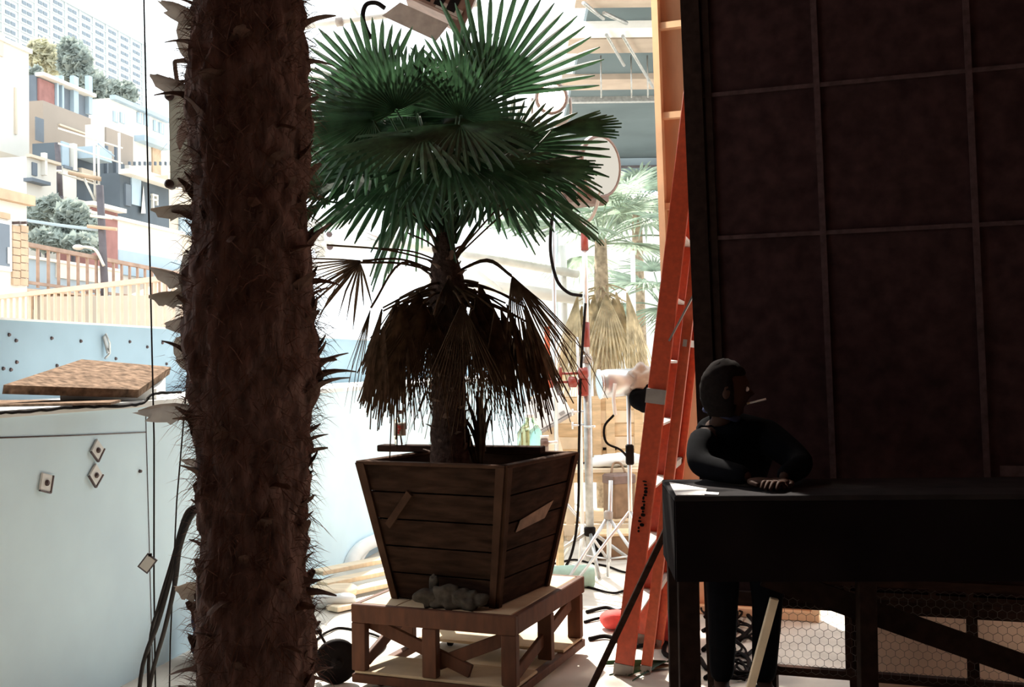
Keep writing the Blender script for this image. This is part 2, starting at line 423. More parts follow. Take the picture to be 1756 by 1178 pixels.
# leaf bases in a spiral, each a part; three meshes shared
def stub_mesh(L, w, curl, seed, m):
    r = random.Random(seed); mb = MB()
    st = 5; ring = []
    for i in range(st + 1):
        u = i / st; y = L * u; z = curl * u * u * L; ww = w * (1 - .55 * u if u < .85 else .22) * (1 + .3 * r.uniform(-1, 1)) + .002
        th = .010 * (1 - u) + .002
        ring.append([(-ww, y, z + th * .2), (0, y, z + th), (ww, y, z + th * .2), (0, y, z - th)])
    vs = sum(ring, []); fs = [(3, 2, 1, 0), tuple(st * 4 + i for i in range(4))]
    for i in range(st):
        for j in range(4): fs.append((i * 4 + j, i * 4 + (j + 1) % 4, i * 4 + 4 + (j + 1) % 4, i * 4 + 4 + j))
    mb.add(vs, fs); return mesh('leaf_base', mb, m, V((0, 0, 0)))
stubs = [stub_mesh(.075, .030, .25, 1, 'stub'), stub_mesh(.060, .024, -.35, 2, 'stub'), stub_mesh(.095, .022, .5, 3, 'stub'), stub_mesh(.05, .034, -.2, 4, 'stub')]
rr = random.Random(21)
ns = 250
for i in range(ns):
    z = .30 + (3.0 - .30) * i / ns; a = i * 2.39996 + rr.uniform(-.25, .25)
    if rr.random() < .35: a = rr.choice((0, math.pi)) + rr.uniform(-.35, .35)
    c = trunk_c(z); d = V((math.cos(a), math.sin(a), 0))
    up = rr.uniform(.1, 1.9)
    y = (d + V((0, 0, up))).normalized(); x = V((-d.y, d.x, 0)); zz = x.cross(y)
    R = Matrix((x, y, zz)).transposed() @ Matrix.Rotation(rr.uniform(-.5, .5), 3, 'Y')
    inst('leaf_base', stubs[i % 4], tr, V((c.x, c.y, z)) + d * (prof(z) - .012), R, rr.uniform(.55, .95))
# pale curled sheaths along the left edge
def sheath_mesh(L, w, curl, seed):
    r = random.Random(seed); mb = MB(); st = 8; vs = []; fs = []
    for i in range(st + 1):
        u = i / st; ww = w * (.55 + .7 * math.sin(math.pi * (.12 + .80 * u))) * (1 - .75 * u ** 4) * (1 + .18 * r.uniform(-1, 1)); y = L * u; z = curl * L * u * u
        for t_ in (-1, -.5, 0, .5, 1): vs.append((ww * t_, y + .15 * L * r.uniform(-1, 1) * (abs(t_) == 1) * u, z + ww * .7 * t_ * t_))
    for i in range(st):
        for j in range(4): fs.append((i * 5 + j, i * 5 + j + 1, i * 5 + 6 + j, i * 5 + 5 + j))
    mb.add(vs, fs, True); return mesh('leaf_sheath', mb, 'sheath', V((0, 0, 0)))
sh = [sheath_mesh(.15, .042, .35, 11), sheath_mesh(.12, .05, -.25, 12), sheath_mesh(.17, .036, .15, 13)]
for i, (py, up, sc, dy) in enumerate(((25, .9, .8, .0), (75, 2.0, 1.1, .05), (150, .5, .8, -.02), (205, -.4, 1.0, .06), (275, -.8, .9, .05), (345, .1, .9, .0), (400, -1.4, 1.2, .06), (440, -1.2, 1.2, .05), (478, .5, .9, .02), (500, .3, .8, -.04), (530, -.5, .9, .02), (565, -1.8, 1.0, .05), (690, .25, 1.0, -.03), (615, 1.0, .8, .04), (785, .2, .5, .03), (1000, .2, .8, .03))):
    z = 1.5 + (625 - py) * TD / FPX; c = trunk_c(z); d = V((-1, dy * 6, 0)).normalized()
    y = (d + V((0, 0, up))).normalized(); x = V((-d.y, d.x, 0)); zz = x.cross(y)
    inst('leaf_sheath', sh[i % 3], tr, V((c.x, c.y, z)) + d * (prof(z) - .015), Matrix((x, y, zz)).transposed() @ Matrix.Rotation(.6 * (-1) ** i, 3, 'Y'), sc * .8)
for i, (py, up, sc) in enumerate(((420, 1.6, .9), (595, .6, .6), (645, .7, .8), (735, .3, .6), (760, -1.6, .6), (820, .4, .5), (860, -2.5, .9), (990, -.2, .7), (1010, .1, .8))):
    z = 1.5 + (625 - py) * TD / FPX; c = trunk_c(z); d = V((1, .1, 0)).normalized()
    y = (d + V((0, 0, up))).normalized(); x = V((-d.y, d.x, 0)); zz = x.cross(y)
    inst('leaf_base', stubs[i % 4], tr, V((c.x, c.y, z)) + d * (prof(z) - .012), Matrix((x, y, zz)).transposed(), sc * 1.25)
# loose fibre over the trunk
mb = MB(); r2 = random.Random(5)
for i in range(16000):
    z = r2.uniform(.3, 3.0); a = r2.uniform(0, 2 * math.pi); c = trunk_c(z); d = V((math.cos(a), math.sin(a), 0))
    p = V((c.x, c.y, z)) + d * (prof(z) - .008); tang = V((-d.y, d.x, 0))
    L = r2.uniform(.02, .075); w = .0013
    q1 = p + d * L * r2.uniform(.2, .7) + tang * L * r2.uniform(-.8, .8) + V((0, 0, L * r2.uniform(-.9, .7)))
    q2 = q1 + (q1 - p) * .5 + V((0, 0, -L * .4 * r2.random()))
    s_ = (tang + V((0, 0, 1)) * r2.uniform(-1, 1)).normalized() * w
    mb.add([p - s_, p + s_, q1 + s_ * .8, q1 - s_ * .8, q2], [(0, 1, 2, 3), (3, 2, 4)])
part('fibre', mb, 'fibre', tr, 'stuff')

# equipment bracket strapped to the far side of the trunk
BD = 2.78
def BP(x, y, d=BD): return P(x, y, d)
bk = thing('equipment_bracket', 'pale grey metal plate with round bolts and a loop handle fixed behind the shaggy trunk', 'bracket', BP(330, 325))
outl = [(289, 165), (345, 158), (372, 190), (372, 320), (345, 327), (292, 318)]
f1 = [BP(x, y) for x, y in outl]; f2 = [p + V((0, .006, 0)) for p in f1]; k = len(outl)
part('plate', MB().add(f1 + f2, [tuple(range(k - 1, -1, -1)), tuple(range(k, 2 * k))] + [(i, (i + 1) % k, k + (i + 1) % k, k + i) for i in range(k)]), 'plate_pale', bk)
for x, y in ((291, 165), (291, 316)):
    part('bolt', MB().lathe(BP(x, y) - V((0, .012, 0)), (0, 1, 0), [(.006, 0), (.012, .004), (.012, .03)], 14), 'bolt', bk)
part('handle', MB().tube(bez([BP(x, y, BD - .01) for x, y in ((345, 115), (325, 106), (303, 105), (300, 112), (305, 145), (312, 153), (345, 160))], 6), .006, 8), 'lamp_grey', bk)
part('slot', MB().add([BP(x, y, BD - .003) for x, y in ((303, 245), (306, 225), (316, 205), (330, 196), (330, 215), (318, 240), (308, 260))], [tuple(range(6, -1, -1))]).tube([BP(x, y, BD - .003) for x, y in ((303, 245), (306, 225), (316, 205), (330, 196))], .003, 5), 'white', bk)

# cables drooping off the trunk to the floor
cabs = [((345, 868, 2.75), (322, 880, 2.8), (305, 930, 3.0), (292, 990, 3.2), (270, 1070, 3.5), (245, 1140, 3.9), (215, 1172, 4.3)),
        ((345, 872, 2.75), (327, 886, 2.8), (308, 940, 3.0), (300, 1000, 3.2), (282, 1080, 3.5), (262, 1150, 3.8), (225, 1190, 4.2)),
        ((340, 866, 2.8), (318, 884, 2.85), (296, 960, 3.1), (272, 1040, 3.4), (256, 1110, 3.8), (240, 1176, 4.1))]
lab = ['black cable looping out highest from the shaggy trunk down to the floor', 'black cable bowing nearest the shaggy trunk as it drops to the floor', 'thin black cable dropping straightest beside the blue wall']
for i, pts in enumerate(cabs):
    p = [P(*q_) for q_ in pts]; p[-1].z = .012; p.append(p[-1] + V((-.3, .15, 0)))
    single('cable', MB().tube(bez(p, 6), (.008, .0075, .006)[i], 8), 'rubber', lab[i], 'cable')
c = floor_at(318, 1118) + V((.22, -.14, 0))
tp = thing('folded_tarp', 'dark navy folded cloth bundle against the foot of the blue wall', 'cloth', (c.x, c.y, 0))
part('bundle', MB().blob((c.x, c.y, .12), (.14, .12, .12), .5, RZ(.3), amp=.25, freq=9, seed=3), 'navy', tp)
part('fold', MB().blob((c.x + .02, c.y - .06, .20), (.12, .07, .03), .6, RZ(.2), amp=.3, freq=12, seed=5), 'navy', tp)
# ------------------------------------------------------------ crate on which the planter stands
CA = math.radians(22)
E1, E2 = V((-math.cos(CA), math.sin(CA), 0)), V((math.sin(CA), math.cos(CA), 0))
F0 = PZ(884, 1058, .398)
F0.z = 0
S1, S2, CH = .825, .96, .398
CR = Matrix((-E1, E2, V((0, 0, 1)))).transposed()
def cr(u, v, z): return F0 + E1 * u + E2 * v + V((0, 0, z))
ct = thing('plant_stand', 'low reddish wooden frame stand with braced open sides carrying the planter', 'stand', cr(S1 / 2, S2 / 2, 0))
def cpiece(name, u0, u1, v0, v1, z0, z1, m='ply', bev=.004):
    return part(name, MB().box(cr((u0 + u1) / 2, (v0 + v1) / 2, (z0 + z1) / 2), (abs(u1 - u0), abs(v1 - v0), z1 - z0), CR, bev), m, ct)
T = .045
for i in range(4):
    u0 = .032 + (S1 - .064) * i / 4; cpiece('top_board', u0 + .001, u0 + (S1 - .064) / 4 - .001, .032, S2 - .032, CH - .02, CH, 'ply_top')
cpiece('top_rail', 0, S1, 0, T * .7, CH - .085, CH); cpiece('top_rail', 0, S1, S2 - T * .7, S2, CH - .085, CH)
cpiece('top_rail', 0, T * .7, T * .7, S2 - T * .7, CH - .085, CH); cpiece('top_rail', S1 - T * .7, S1, T * .7, S2 - T * .7, CH - .085, CH)
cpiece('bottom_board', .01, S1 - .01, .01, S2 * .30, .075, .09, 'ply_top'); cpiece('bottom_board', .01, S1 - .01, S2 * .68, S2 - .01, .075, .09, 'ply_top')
for v in (0, S2 - T): cpiece('bottom_rail', 0, S1, v, v + T, .035, .075)
for u in (0, S1 - T): cpiece('bottom_rail', u, u + T, T, S2 - T, .035, .075)
for u, v in ((0, 0), (S1 - T * 1.6, 0), (0, S2 - T * 1.6), (S1 - T * 1.6, S2 - T * 1.6), (S1 * .47, 0), (0, S2 * .47), (S1 * .45, S2 - T * 1.6), (S1 - T * 1.6, S2 * .5)):
    cpiece('post', u + .001, u + T * 1.6, v + .001, v + T, .09, CH - .085)
def brace(a, b, w=.06):
    part('brace', MB().bar(a, b, .022, w, V((0, 0, 1)), .003), 'ply', ct)
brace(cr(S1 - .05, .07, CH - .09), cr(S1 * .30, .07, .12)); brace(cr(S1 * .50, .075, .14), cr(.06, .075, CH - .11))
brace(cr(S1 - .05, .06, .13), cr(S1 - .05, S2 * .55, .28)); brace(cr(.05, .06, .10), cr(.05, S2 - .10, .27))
for u, v in ((.10, .10), (S1 - .1, .1), (.1, S2 - .1), (S1 - .1, S2 - .1)):
    w_ = part('caster', MB().lathe(cr(u, v, .026) - E1 * .012, E1, [(.010, 0), (.025, .002), (.025, .022), (.010, .024)], 14), 'rubber', ct)
    part('fork', MB().box(cr(u, v, .03), (.034, .012, .012), CR).box(cr(u, v, .0335), (.036, .03, .003), CR), 'galv', w_)

# ------------------------------------------------------------ tapered planter of boards
PA = math.radians(26.7); PC = V((-.210, 5.27, 0))
G1, G2 = V((-math.cos(PA), math.sin(PA), 0)), V((math.sin(PA), math.cos(PA), 0))
ZB, ZT, SB, ST = CH + .001, 1.043, .55, .785
def pl(u, v, h): # u,v in -1..1 on the square at height fraction h
    s = (SB + (ST - SB) * h) / 2; return PC + G1 * (u * s) + G2 * (v * s) + V((0, 0, ZB + (ZT - ZB) * h))
pt = thing('planter_box', 'large flared dark wooden planter box of boards with corner battens', 'planter', (PC.x, PC.y, ZB))
TH = .022
def face_pt(side, t, h, inset=0.0):
    s = (SB + (ST - SB) * h) / 2; k = 1 - inset / s
    return (pl(t, -k, h), pl(-k, t, h), pl(t, k, h), pl(k, t, h))[side]
for side in range(4):
    for i in range(5):
        h0, h1 = i / 5 + .006, (i + 1) / 5 - .006
        o_ = RND.uniform(0, .006)
        outer = [face_pt(side, a, h, o_) for a, h in ((-.97, h0), (.97, h0), (.97, h1), (-.97, h1))]
        inner = [face_pt(side, a, h, TH + o_) for a, h in ((-.97, h0), (.97, h0), (.97, h1), (-.97, h1))]
        part('board', MB().hexa(inner, outer) if side in (1, 2) else MB().hexa(outer, inner), 'planter', pt)
for cu, cv in ((-1, -1), (1, -1), (1, 1), (-1, 1)):
    for (du, dv) in ((cu * -.11, 0), (0, cv * -.11)):
        o1 = [pl(cu * 1.0, cv * 1.0, h) for h in (0, 1)]; o2 = [pl(cu + du, cv + dv, h) for h in (0, 1)]
        nn = (G2 * cv if du else G1 * cu) * .014
        part('corner_batten', MB().hexa([o1[0], o2[0], o2[0] + nn, o1[0] + nn], [o1[1] + V((0, 0, .004)), o2[1] + V((0, 0, .004)), o2[1] + nn + V((0, 0, .004)), o1[1] + nn + V((0, 0, .004))]), 'planter_edge', pt)
for side, (a, b) in enumerate((((-1, -1), (1, -1)), ((-1, -1), (-1, 1)), ((-1, 1), (1, 1)), ((1, -1), (1, 1)))):
    p0, p1 = pl(*a, 1.0), pl(*b, 1.0)
    ctr = V((PC.x, PC.y, p0.z)); inn = ((ctr - (p0 + p1) / 2).normalized()) * .015
    part('rim', MB().bar(p0 + inn + V((0, 0, .006)), p1 + inn + V((0, 0, .006)), .05, .016, V((0, 0, 1)), .003), 'planter_edge', pt)
part('cleat', MB().bar(face_pt(0, .74, .55, -.012), face_pt(0, .30, .80, -.012), .035, .012, G2), 'planter_edge', pt)
part('worn_patch', MB().hexa([face_pt(1, a, h, -.003) for a, h in ((-.6, .52), (.3, .56), (.5, .68), (-.5, .60))], [face_pt(1, a, h, -.006) for a, h in ((-.6, .52), (.3, .56), (.5, .68), (-.5, .60))]), 'patch', pt)
s_ = .90
part('soil', MB().hexa([pl(-s_, -s_, .05), pl(s_, -s_, .05), pl(s_, s_, .05), pl(-s_, s_, .05)], [pl(-s_, -s_, .84), pl(s_, -s_, .84), pl(s_, s_, .84), pl(-s_, s_, .84)]), 'soil', pt)
part('floor_panel', MB().hexa([pl(-.9, -.9, .0), pl(.9, -.9, .0), pl(.9, .9, .0), pl(-.9, .9, .0)], [pl(-.9, -.9, .04), pl(.9, -.9, .04), pl(.9, .9, .04), pl(-.9, .9, .04)]), 'planter', pt)
# bunched sacking in front of the planter foot
c = cr(S1 * .42, .065, CH)
sk = thing('sacking', 'crumpled grey-brown sacking bunched on the stand against the planter foot', 'cloth', c)
mb = MB()
for i in range(3):
    mb.blob(c + E1 * (-.09 + .08 * i) + V((0, 0, .045)), (.085, .035, .045 + .015 * (i % 2)), .9, CR @ RZ(.2 * i), nu=44, nv=26, amp=.55, freq=26, seed=i)
part('heap', mb, 'rope', sk)
part('fold', MB().blob(c + E1 * .08 + V((0, 0, .085)), (.022, .016, .085), .9, CR, nu=24, nv=20, amp=.4, freq=20, seed=9), 'rope', sk)
# plank across the planter, bottle
zt = ZT + .016
pa, pb = P(653, 788, 5.62), P(931, 781, 5.34); pa.z = pb.z = zt + .018
single('plank', MB().bar(pa, pb, .09, .034, V((0, 0, 1)), .004), 'dark_wood', 'dark plank lying across the top of the planter behind the palm trunk', 'plank')
c = PZ(687, 771, zt + .035); c = pa.lerp(pb, .125); c.z = zt + .0355
bt = thing('drink_bottle', 'clear plastic drink bottle with a red printed label on the planter plank', 'bottle', c)
part('bottle_body', MB().lathe(c, (0, 0, 1), [(.026, 0), (.031, .006), (.031, .045), (.029, .05), (.031, .056), (.031, .112), (.026, .128), (.013, .150), (.012, .164)], 20), 'clear', bt)
part('cap', MB().lathe(c, (0, 0, 1), [(.0135, .158), (.014, .160), (.014, .176), (.012, .178)], 16), 'lamp_brown', bt)
lb = part('bottle_label', MB().lathe(c, (0, 0, 1), [(.0316, .047), (.0322, .048), (.0322, .110), (.0316, .111)], 20), 'label_grey', bt)
mb = MB()
for (x0, z0, x1, z1, r) in ((-.018, .102, .012, .096, .004), (-.014, .090, .020, .084, .005), (-.016, .078, .006, .074, .005), (.016, .104, .020, .082, .003), (-.014, .066, .002, .060, .006), (.004, .092, -.004, .060, .003), (.012, .074, .016, .060, .002)):
    f = lambda x, z: c + V((x, -math.sqrt(.0325 ** 2 - x * x), z))
    mb.tube([f(x0 + (x1 - x0) * i / 4, z0 + (z1 - z0) * i / 4 + .002 * math.sin(i * 2)) for i in range(5)], [r * .5, r * .8, r * .7, r * .8, r * .3], 5)
part('lettering', mb, 'label_red', lb)

# ------------------------------------------------------------ fan leaves
def fan(mb, base, hub, axis, normal, R, nseg=30, spread=200, droop=.1, split=.42, rnd=None, fold=.006, narrow=1.0, jag=.08, petiole=.007, dropt=.0, blunt=False):
    """one palmate leaf: petiole base->hub, stiff segments split to their own tips"""
    rnd = rnd or random.Random(1)
    axis = V(axis).normalized(); nrm = V(normal); nrm = (nrm - axis * nrm.dot(axis)).normalized(); side = axis.cross(nrm)
    base, hub = V(base), V(hub)
    if petiole:
        midp = base.lerp(hub, .5) + V((0, 0, .06 * (hub - base).length))
        mb.tube(bez([base, midp, hub], 4), [petiole * (1.3 - .5 * i / 8) for i in range(9)], 5)
    dA = math.radians(spread) / nseg
    for k in range(nseg):
        a = (k - (nseg - 1) / 2) * dA; d = axis * math.cos(a) + side * math.sin(a)
        L = R * (.78 + .22 * math.cos(a * .75)) * (1 + rnd.uniform(-jag, jag)); t = side * math.cos(a) - axis * math.sin(a)
        dr = droop * rnd.uniform(.7, 1.3); kink = rnd.random() < dropt
        vs = []
        for r, wf in ((.03, 1), (.25, 1), (split, 1), (.68, .98), (.90, .70), (1.0, .14)) if blunt else ((.03, 1), (.25, 1), (split, 1), (.66, .80), (.86, .45), (1.0, .06)):
            rad = L * r; w = math.tan(dA / 2) * min(rad, split * L) * wf * narrow * 1.04 + .0004
            p = hub + d * rad + nrm * (-dr * L * r * r) + V((0, 0, -1)) * (dr * .7 * L * r ** 3)
            if kink and r > .6: p += V((0, 0, -1)) * (r - .6) * L * .7
            vs += [p - t * w, p + nrm * (fold + w * .35), p + t * w]
        fs = []
        for i in range(5): fs += [(i * 3, i * 3 + 1, i * 3 + 4, i * 3 + 3), (i * 3 + 1, i * 3 + 2, i * 3 + 5, i * 3 + 4)]
        mb.add(vs, fs)
    return mb
pm = thing('potted_palm', 'dark fan palm with a skirt of dead fronds growing in the wooden planter', 'palm', (PC.x - .08, PC.y, ZT - .1))
PX = 5.27
def Q(x, y, dd=0.0): return P(x, y, PX + dd)
mb = MB(); pts = []; rs = []
for i in range(22):
    y = 800 - i * (800 - 400) / 21; p = Q(771 - (775 - y) * .012 + (y < 470) * -4, y); pts.append(p)
    rs.append((.094 if y > 740 else .084 if y > 560 else .094 if y > 500 else .094 - (500 - y) * .00055) * (1 + .05 * math.sin(i * 2.2)))
pts[0].z = ZB + (ZT - ZB) * .8
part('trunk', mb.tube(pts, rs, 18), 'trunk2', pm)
mb = MB(); r3 = random.Random(8)
for i in range(3200):
    t = r3.random() * 20.99; j = int(t); p = pts[j].lerp(pts[j + 1], t - j); a = r3.uniform(0, 6.283); d = V((math.cos(a), math.sin(a), 0))
    p = p + d * rs[j] * .95; L = r3.uniform(.02, .07); s_ = V((-d.y, d.x, 0)) * .0016
    q1 = p + d * L * r3.uniform(.15, .5) + V((0, 0, L * r3.uniform(-1, .6)))
    mb.add([p - s_, p + s_, q1], [(0, 1, 2)])
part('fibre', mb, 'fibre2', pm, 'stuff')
for i in range(70):        # sawn leaf bases on the stem
    t = (i / 70) * 20; j = int(t); p = pts[j].lerp(pts[j + 1], t - j); a = i * 2.4; d = V((math.cos(a), math.sin(a), 0))
    y = (d + V((0, 0, .9))).normalized(); x = V((-d.y, d.x, 0)); inst('leaf_base', stubs[i % 4], pm, p + d * rs[j] * .8, Matrix((x, y, x.cross(y))).transposed(), .75)
crown = Q(768, 440)
# green leaves: hub px, hub depth offset, axis (x,y,z), normal, radius, spread
GL = [
 (835, 165, .10, (.52, .1, .85), (-.1, -1, .15), .60, 116, .02),
 (650, 165, .05, (-.72, .05, .62), (.1, -1, .2), .46, 150, .03),
 (640, 205, -.15, (-1, -.1, -.05), (.1, -.9, .5), .47, 200, .05),
 (720, 200, .30, (.05, .2, 1), (0, -1, .2), .36, 180, .03),
 (790, 215, -.25, (.15, -.75, -.45), (0, -.55, .9), .42, 210, .10),
 (725, 235, -.30, (-.3, -.75, -.35), (0, -.5, .9), .46, 210, .10),
 (945, 225, .05, (1, .1, .16), (.05, -.55, .8), .34, 70, .02),
 (905, 292, -.05, (1, -.1, .10), (0, -.45, 1), .35, 120, .05),
 (870, 255, .15, (.95, .2, .15), (-.1, -.8, .55), .50, 190, .04),
 (640, 270, .10, (-.95, .1, -.18), (0, -.5, .9), .50, 190, .08),
 (690, 290, -.10, (-.6, -.3, -.35), (0, -.7, .7), .45, 200, .12),
 (840, 290, -.20, (.6, -.3, -.30), (.1, -.7, .7), .42, 200, .12),
 (770, 270, -.35, (0, -.7, -.5), (0, -.7, .6), .40, 210, .12),
 (700, 225, .30, (-.4, .5, .4), (.2, -.9, .2), .44, 200, .03),
 (810, 245, .35, (.5, .5, .1), (0, -.9, .3), .46, 180, .04),
 (765, 230, .45, (0, .8, .3), (0, -.8, .6), .52, 210, .05),
 (610, 240, .25, (-.9, .4, .15), (.1, -.9, .4), .46, 200, .05),
 (680, 190, -.10, (-.35, -.35, .75), (.1, -1, -.1), .34, 190, .04),
 (790, 200, -.05, (.2, -.4, .6), (0, -1, -.2), .34, 190, .05),
 (740, 305, .15, (-.2, .2, -.25), (0, -.4, 1), .55, 200, .15),
 (890, 265, .30, (.85, .4, -.1), (0, -.6, .8), .48, 190, .08),
 (600, 300, .0, (-1, 0, -.18), (0, -.35, 1), .42, 160, .06),
 (560, 345, .05, (-.9, .1, -.35), (0, -.3, 1), .30, 170, .12),
 (790, 160, .15, (.12, .1, .9), (0, -1, .1), .36, 110, .03),
 (860, 310, .20, (.7, .2, -.22), (0, -.3, 1), .55, 170, .12),
 (670, 320, .25, (-.7, .3, -.22), (0, -.3, 1), .50, 170, .12),
 (715, 195, .0, (-.2, -.1, .85), (0, -1, .1), .32, 170, .03),
 (745, 255, .42, (.1, .3, .5), (0, -.9, .3), .40, 220, .05),
 (800, 255, .40, (.4, .2, -.3), (0, -.9, .4), .40, 220, .06),
 (690, 262, .30, (-.5, .1, -.2), (0, -.9, .4), .42, 220, .06),
 (760, 215, .30, (.0, .3, .2), (0, -1, .2), .34, 220, .03),
 (800, 290, .25, (.25, .35, -.2), (0, -.5, .9), .52, 200, .12),
]
r4 = random.Random(31)
for i, (x, y, dd, ax, nr, R, sp, dr) in enumerate(GL):
    hub = Q(x, y, dd); mb = MB()
    base = crown + V((r4.uniform(-.04, .04), r4.uniform(-.04, .04), r4.uniform(-.05, .10)))
    fan(mb, base, hub, ax, nr, R, nseg=int(4 + sp / 8.0), spread=sp, droop=dr, split=.42 if i == 0 else .5, rnd=random.Random(i), blunt=True)
    part('leaf', mb, 'leaf', pm)
# dead skirt
r5 = random.Random(77)
for i in range(52):
    a = i * 2.39996; lv = i / 52
    z0 = 500
    d = V((math.cos(a), math.sin(a) * .9, 0)); out = r5.uniform(.10, .36) * (1.0 - .15 * lv)
    if d.x > .2: out *= 1.1
    base = Q(768, 480 + 40 * lv) + d * .05
    hub = base + d * out + V((0, 0, r5.uniform(-.02, .06) - out * .45))
    ax = (d * r5.uniform(.05, .36) + V((0, 0, -1))).normalized()
    fan(MBX := MB(), base, hub, ax, d, r5.uniform(.30, .48), nseg=22, spread=r5.uniform(38, 75), droop=r5.uniform(-.06, .10), split=.17, rnd=random.Random(i + 99), narrow=.75, jag=.30, petiole=.006, dropt=.2)
    part('dead_leaf', MBX, 'dead', pm)
def special(base, path_hub, ax, nr, R, n, sp, seed, dr=.05, bow=None):
    mb = MB(); fan(mb, base, path_hub, ax, nr, R, nseg=n, spread=sp, droop=dr, split=.3, rnd=random.Random(seed), narrow=.85, jag=.25, petiole=0, dropt=.3)
    mid = bow or (V(base).lerp(V(path_hub), .5) + V((0, 0, .07)))
    mb.tube(bez([base, mid, path_hub], 5), .006, 5); part('dead_leaf', mb, 'dead', pm)
special(Q(775, 470), Q(877, 472, -.05), (.40, -.1, -1), (.5, -1, .2), .50, 17, 62, 1, bow=Q(835, 445))
special(Q(775, 470), Q(880, 476, -.02), (.75, 0, -.9), (.3, -1, .2), .50, 9, 24, 2, bow=Q(835, 448))
special(Q(760, 470), Q(622, 447, -.10), (-.85, -.1, -.35), (.2, -1, .3), .33, 12, 60, 3, bow=Q(690, 445))
special(Q(760, 470), Q(618, 450, -.12), (-.35, -.1, -.8), (0, -1, .3), .26, 8, 90, 4, bow=Q(690, 452))
special(Q(760, 485), Q(636, 528, -.06), (-.28, 0, -1), (.2, -1, .1), .37, 7, 16, 5, bow=Q(690, 450))
special(Q(770, 560), Q(880, 575, -.02), (.1, -.1, -1), (.2, -1, .1), .42, 12, 34, 6)
special(Q(745, 690), Q(718, 705, -.10), (-.5, 0, -1), (0, -1, 0), .13, 2, 8, 7)
for i, (x, y) in enumerate(((560, 420), (640, 425), (690, 350), (860, 350), (905, 330), (700, 400), (820, 380))):   # bare petioles
    mb = MB(); mb.tube(bez([Q(768, 455), Q((768 + x) / 2 + 6, (455 + y) / 2 - 8, -.05), Q(x, y, -.1 + .05 * i)], 5), .005, 5); part('petiole', mb, 'dead', pm)
# small dried shoot in the planter
c = PZ(824, 775, ZB + (ZT - ZB) * .84)
c = Q(824, 790); c.z = ZB + (ZT - ZB) * .84
ds = thing('dried_shoot', 'small dried upright tuft of leaves growing in the planter beside the palm trunk', 'plant', c)
for i in range(9):
    a = -1 + 2 * i / 8; mb = MB(); tip = c + V((a * .10 + .01, r5.uniform(-.05, .05), .40 + r5.uniform(-.08, .06)))
    if i > 6: tip = c + V((-.06, 0, .17 + i * .01))
    mb.tube(bez([c, c.lerp(tip, .5) + V((-a * .02, 0, .04)), tip], 5), [.005 + .008 * math.sin(3.14 * j / 10) for j in range(11)], 4)
    part('leaf', mb, 'dead', ds)

# ------------------------------------------------------------ wheel of a cart left of the stand
c = PZ(577, 1134, .105)
cw = thing('cart_wheel', 'black rubber cart wheel on a short axle left of the wooden stand', 'wheel', (c.x, c.y, 0))
ax = V((.35, -1, 0)).normalized()
part('tyre', MB().lathe(c - ax * .025, ax, [(.062, 0), (.095, .002), (.105, .014), (.105, .036), (.095, .048), (.062, .05)], 32), 'rubber', cw)
part('hub', MB().lathe(c - ax * .02, ax, [(.060, 0), (.060, .03), (.045, .034), (.030, .046), (.016, .05), (.014, .06)], 20), 'black', cw)
part('axle', MB().tube([c, c - ax * .14], .012, 8), 'galv', cw)
part('bracket', MB().bar(c - ax * .07, c - ax * .07 + V((-.08, .05, .11)), .03, .012, V((1, 0, 0))).bar(c - ax * .07 + V((-.08, .05, .11)), c - ax * .16 + V((-.08, .05, .11)), .03, .02), 'black', cw)
0 and part('far_tyre', MB().lathe(c - ax * .05, ax, [(.062, 0), (.095, .002), (.105, .014), (.105, .036), (.095, .048), (.062, .05)], 28), 'rubber', cw)

# ------------------------------------------------------------ orange stepladder, folded, leaning
LB1, LB2 = floor_at(1068, 1158), floor_at(1099, 1104)
LW = (LB2 - LB1); LWn = LW.normalized(); hd_ = V((LWn.y, -LWn.x, 0))
lo, hi = -.5, 1.5
for _ in range(50):
    tt = (lo + hi) / 2; q_ = LB1 + hd_ * tt + V((0, 0, 2.55))
    if pix(q_)[0] < 1176: lo = tt
    else: hi = tt
LUP = (hd_ * tt + V((0, 0, 2.55))).normalized()
LN = LUP.cross(LWn); 
if LN.x < 0: LN = -LN
LLEN = 3.12; RW, RT = .090, .03
LR = Matrix((LN, LWn, LUP)).transposed()
ld = thing('stepladder', 'orange-red fibreglass stepladder folded and leaning by the dark flat', 'ladder', LB1)
def lrail(o, taper, n_off, L, m, name='rail', w=RW, w_bot=None):
    a = LB1 + LWn * o + LN * n_off; b = a + LUP * L + LWn * taper
    mb = MB().bar(a, b, RT * .4, w, LN, .003)
    for s in (-1, 1): mb.bar(a + LN * s * (w / 2 - .004) + LWn * (.018 if o < .3 else -.018), b + LN * s * (w / 2 - .004) + LWn * (.018 if o < .3 else -.018), .036, .008, LN)
    r = part(name, mb, m, ld); part('foot', MB().bar(a - LUP * .0 + LWn * .002, a + LUP * .055, RT * .6, w * 1.06, LN, .003), 'lamp_grey', r); return r
r1 = lrail(0, .05, 0, LLEN, 'red'); r2_ = lrail(LW.length, -.05, 0, LLEN, 'red')
lrail(.05, .05, .10, LLEN - .1, 'red2', 'rear_rail', .05); lrail(LW.length - .05, -.05, .10, LLEN - .1, 'red2', 'rear_rail', .05)
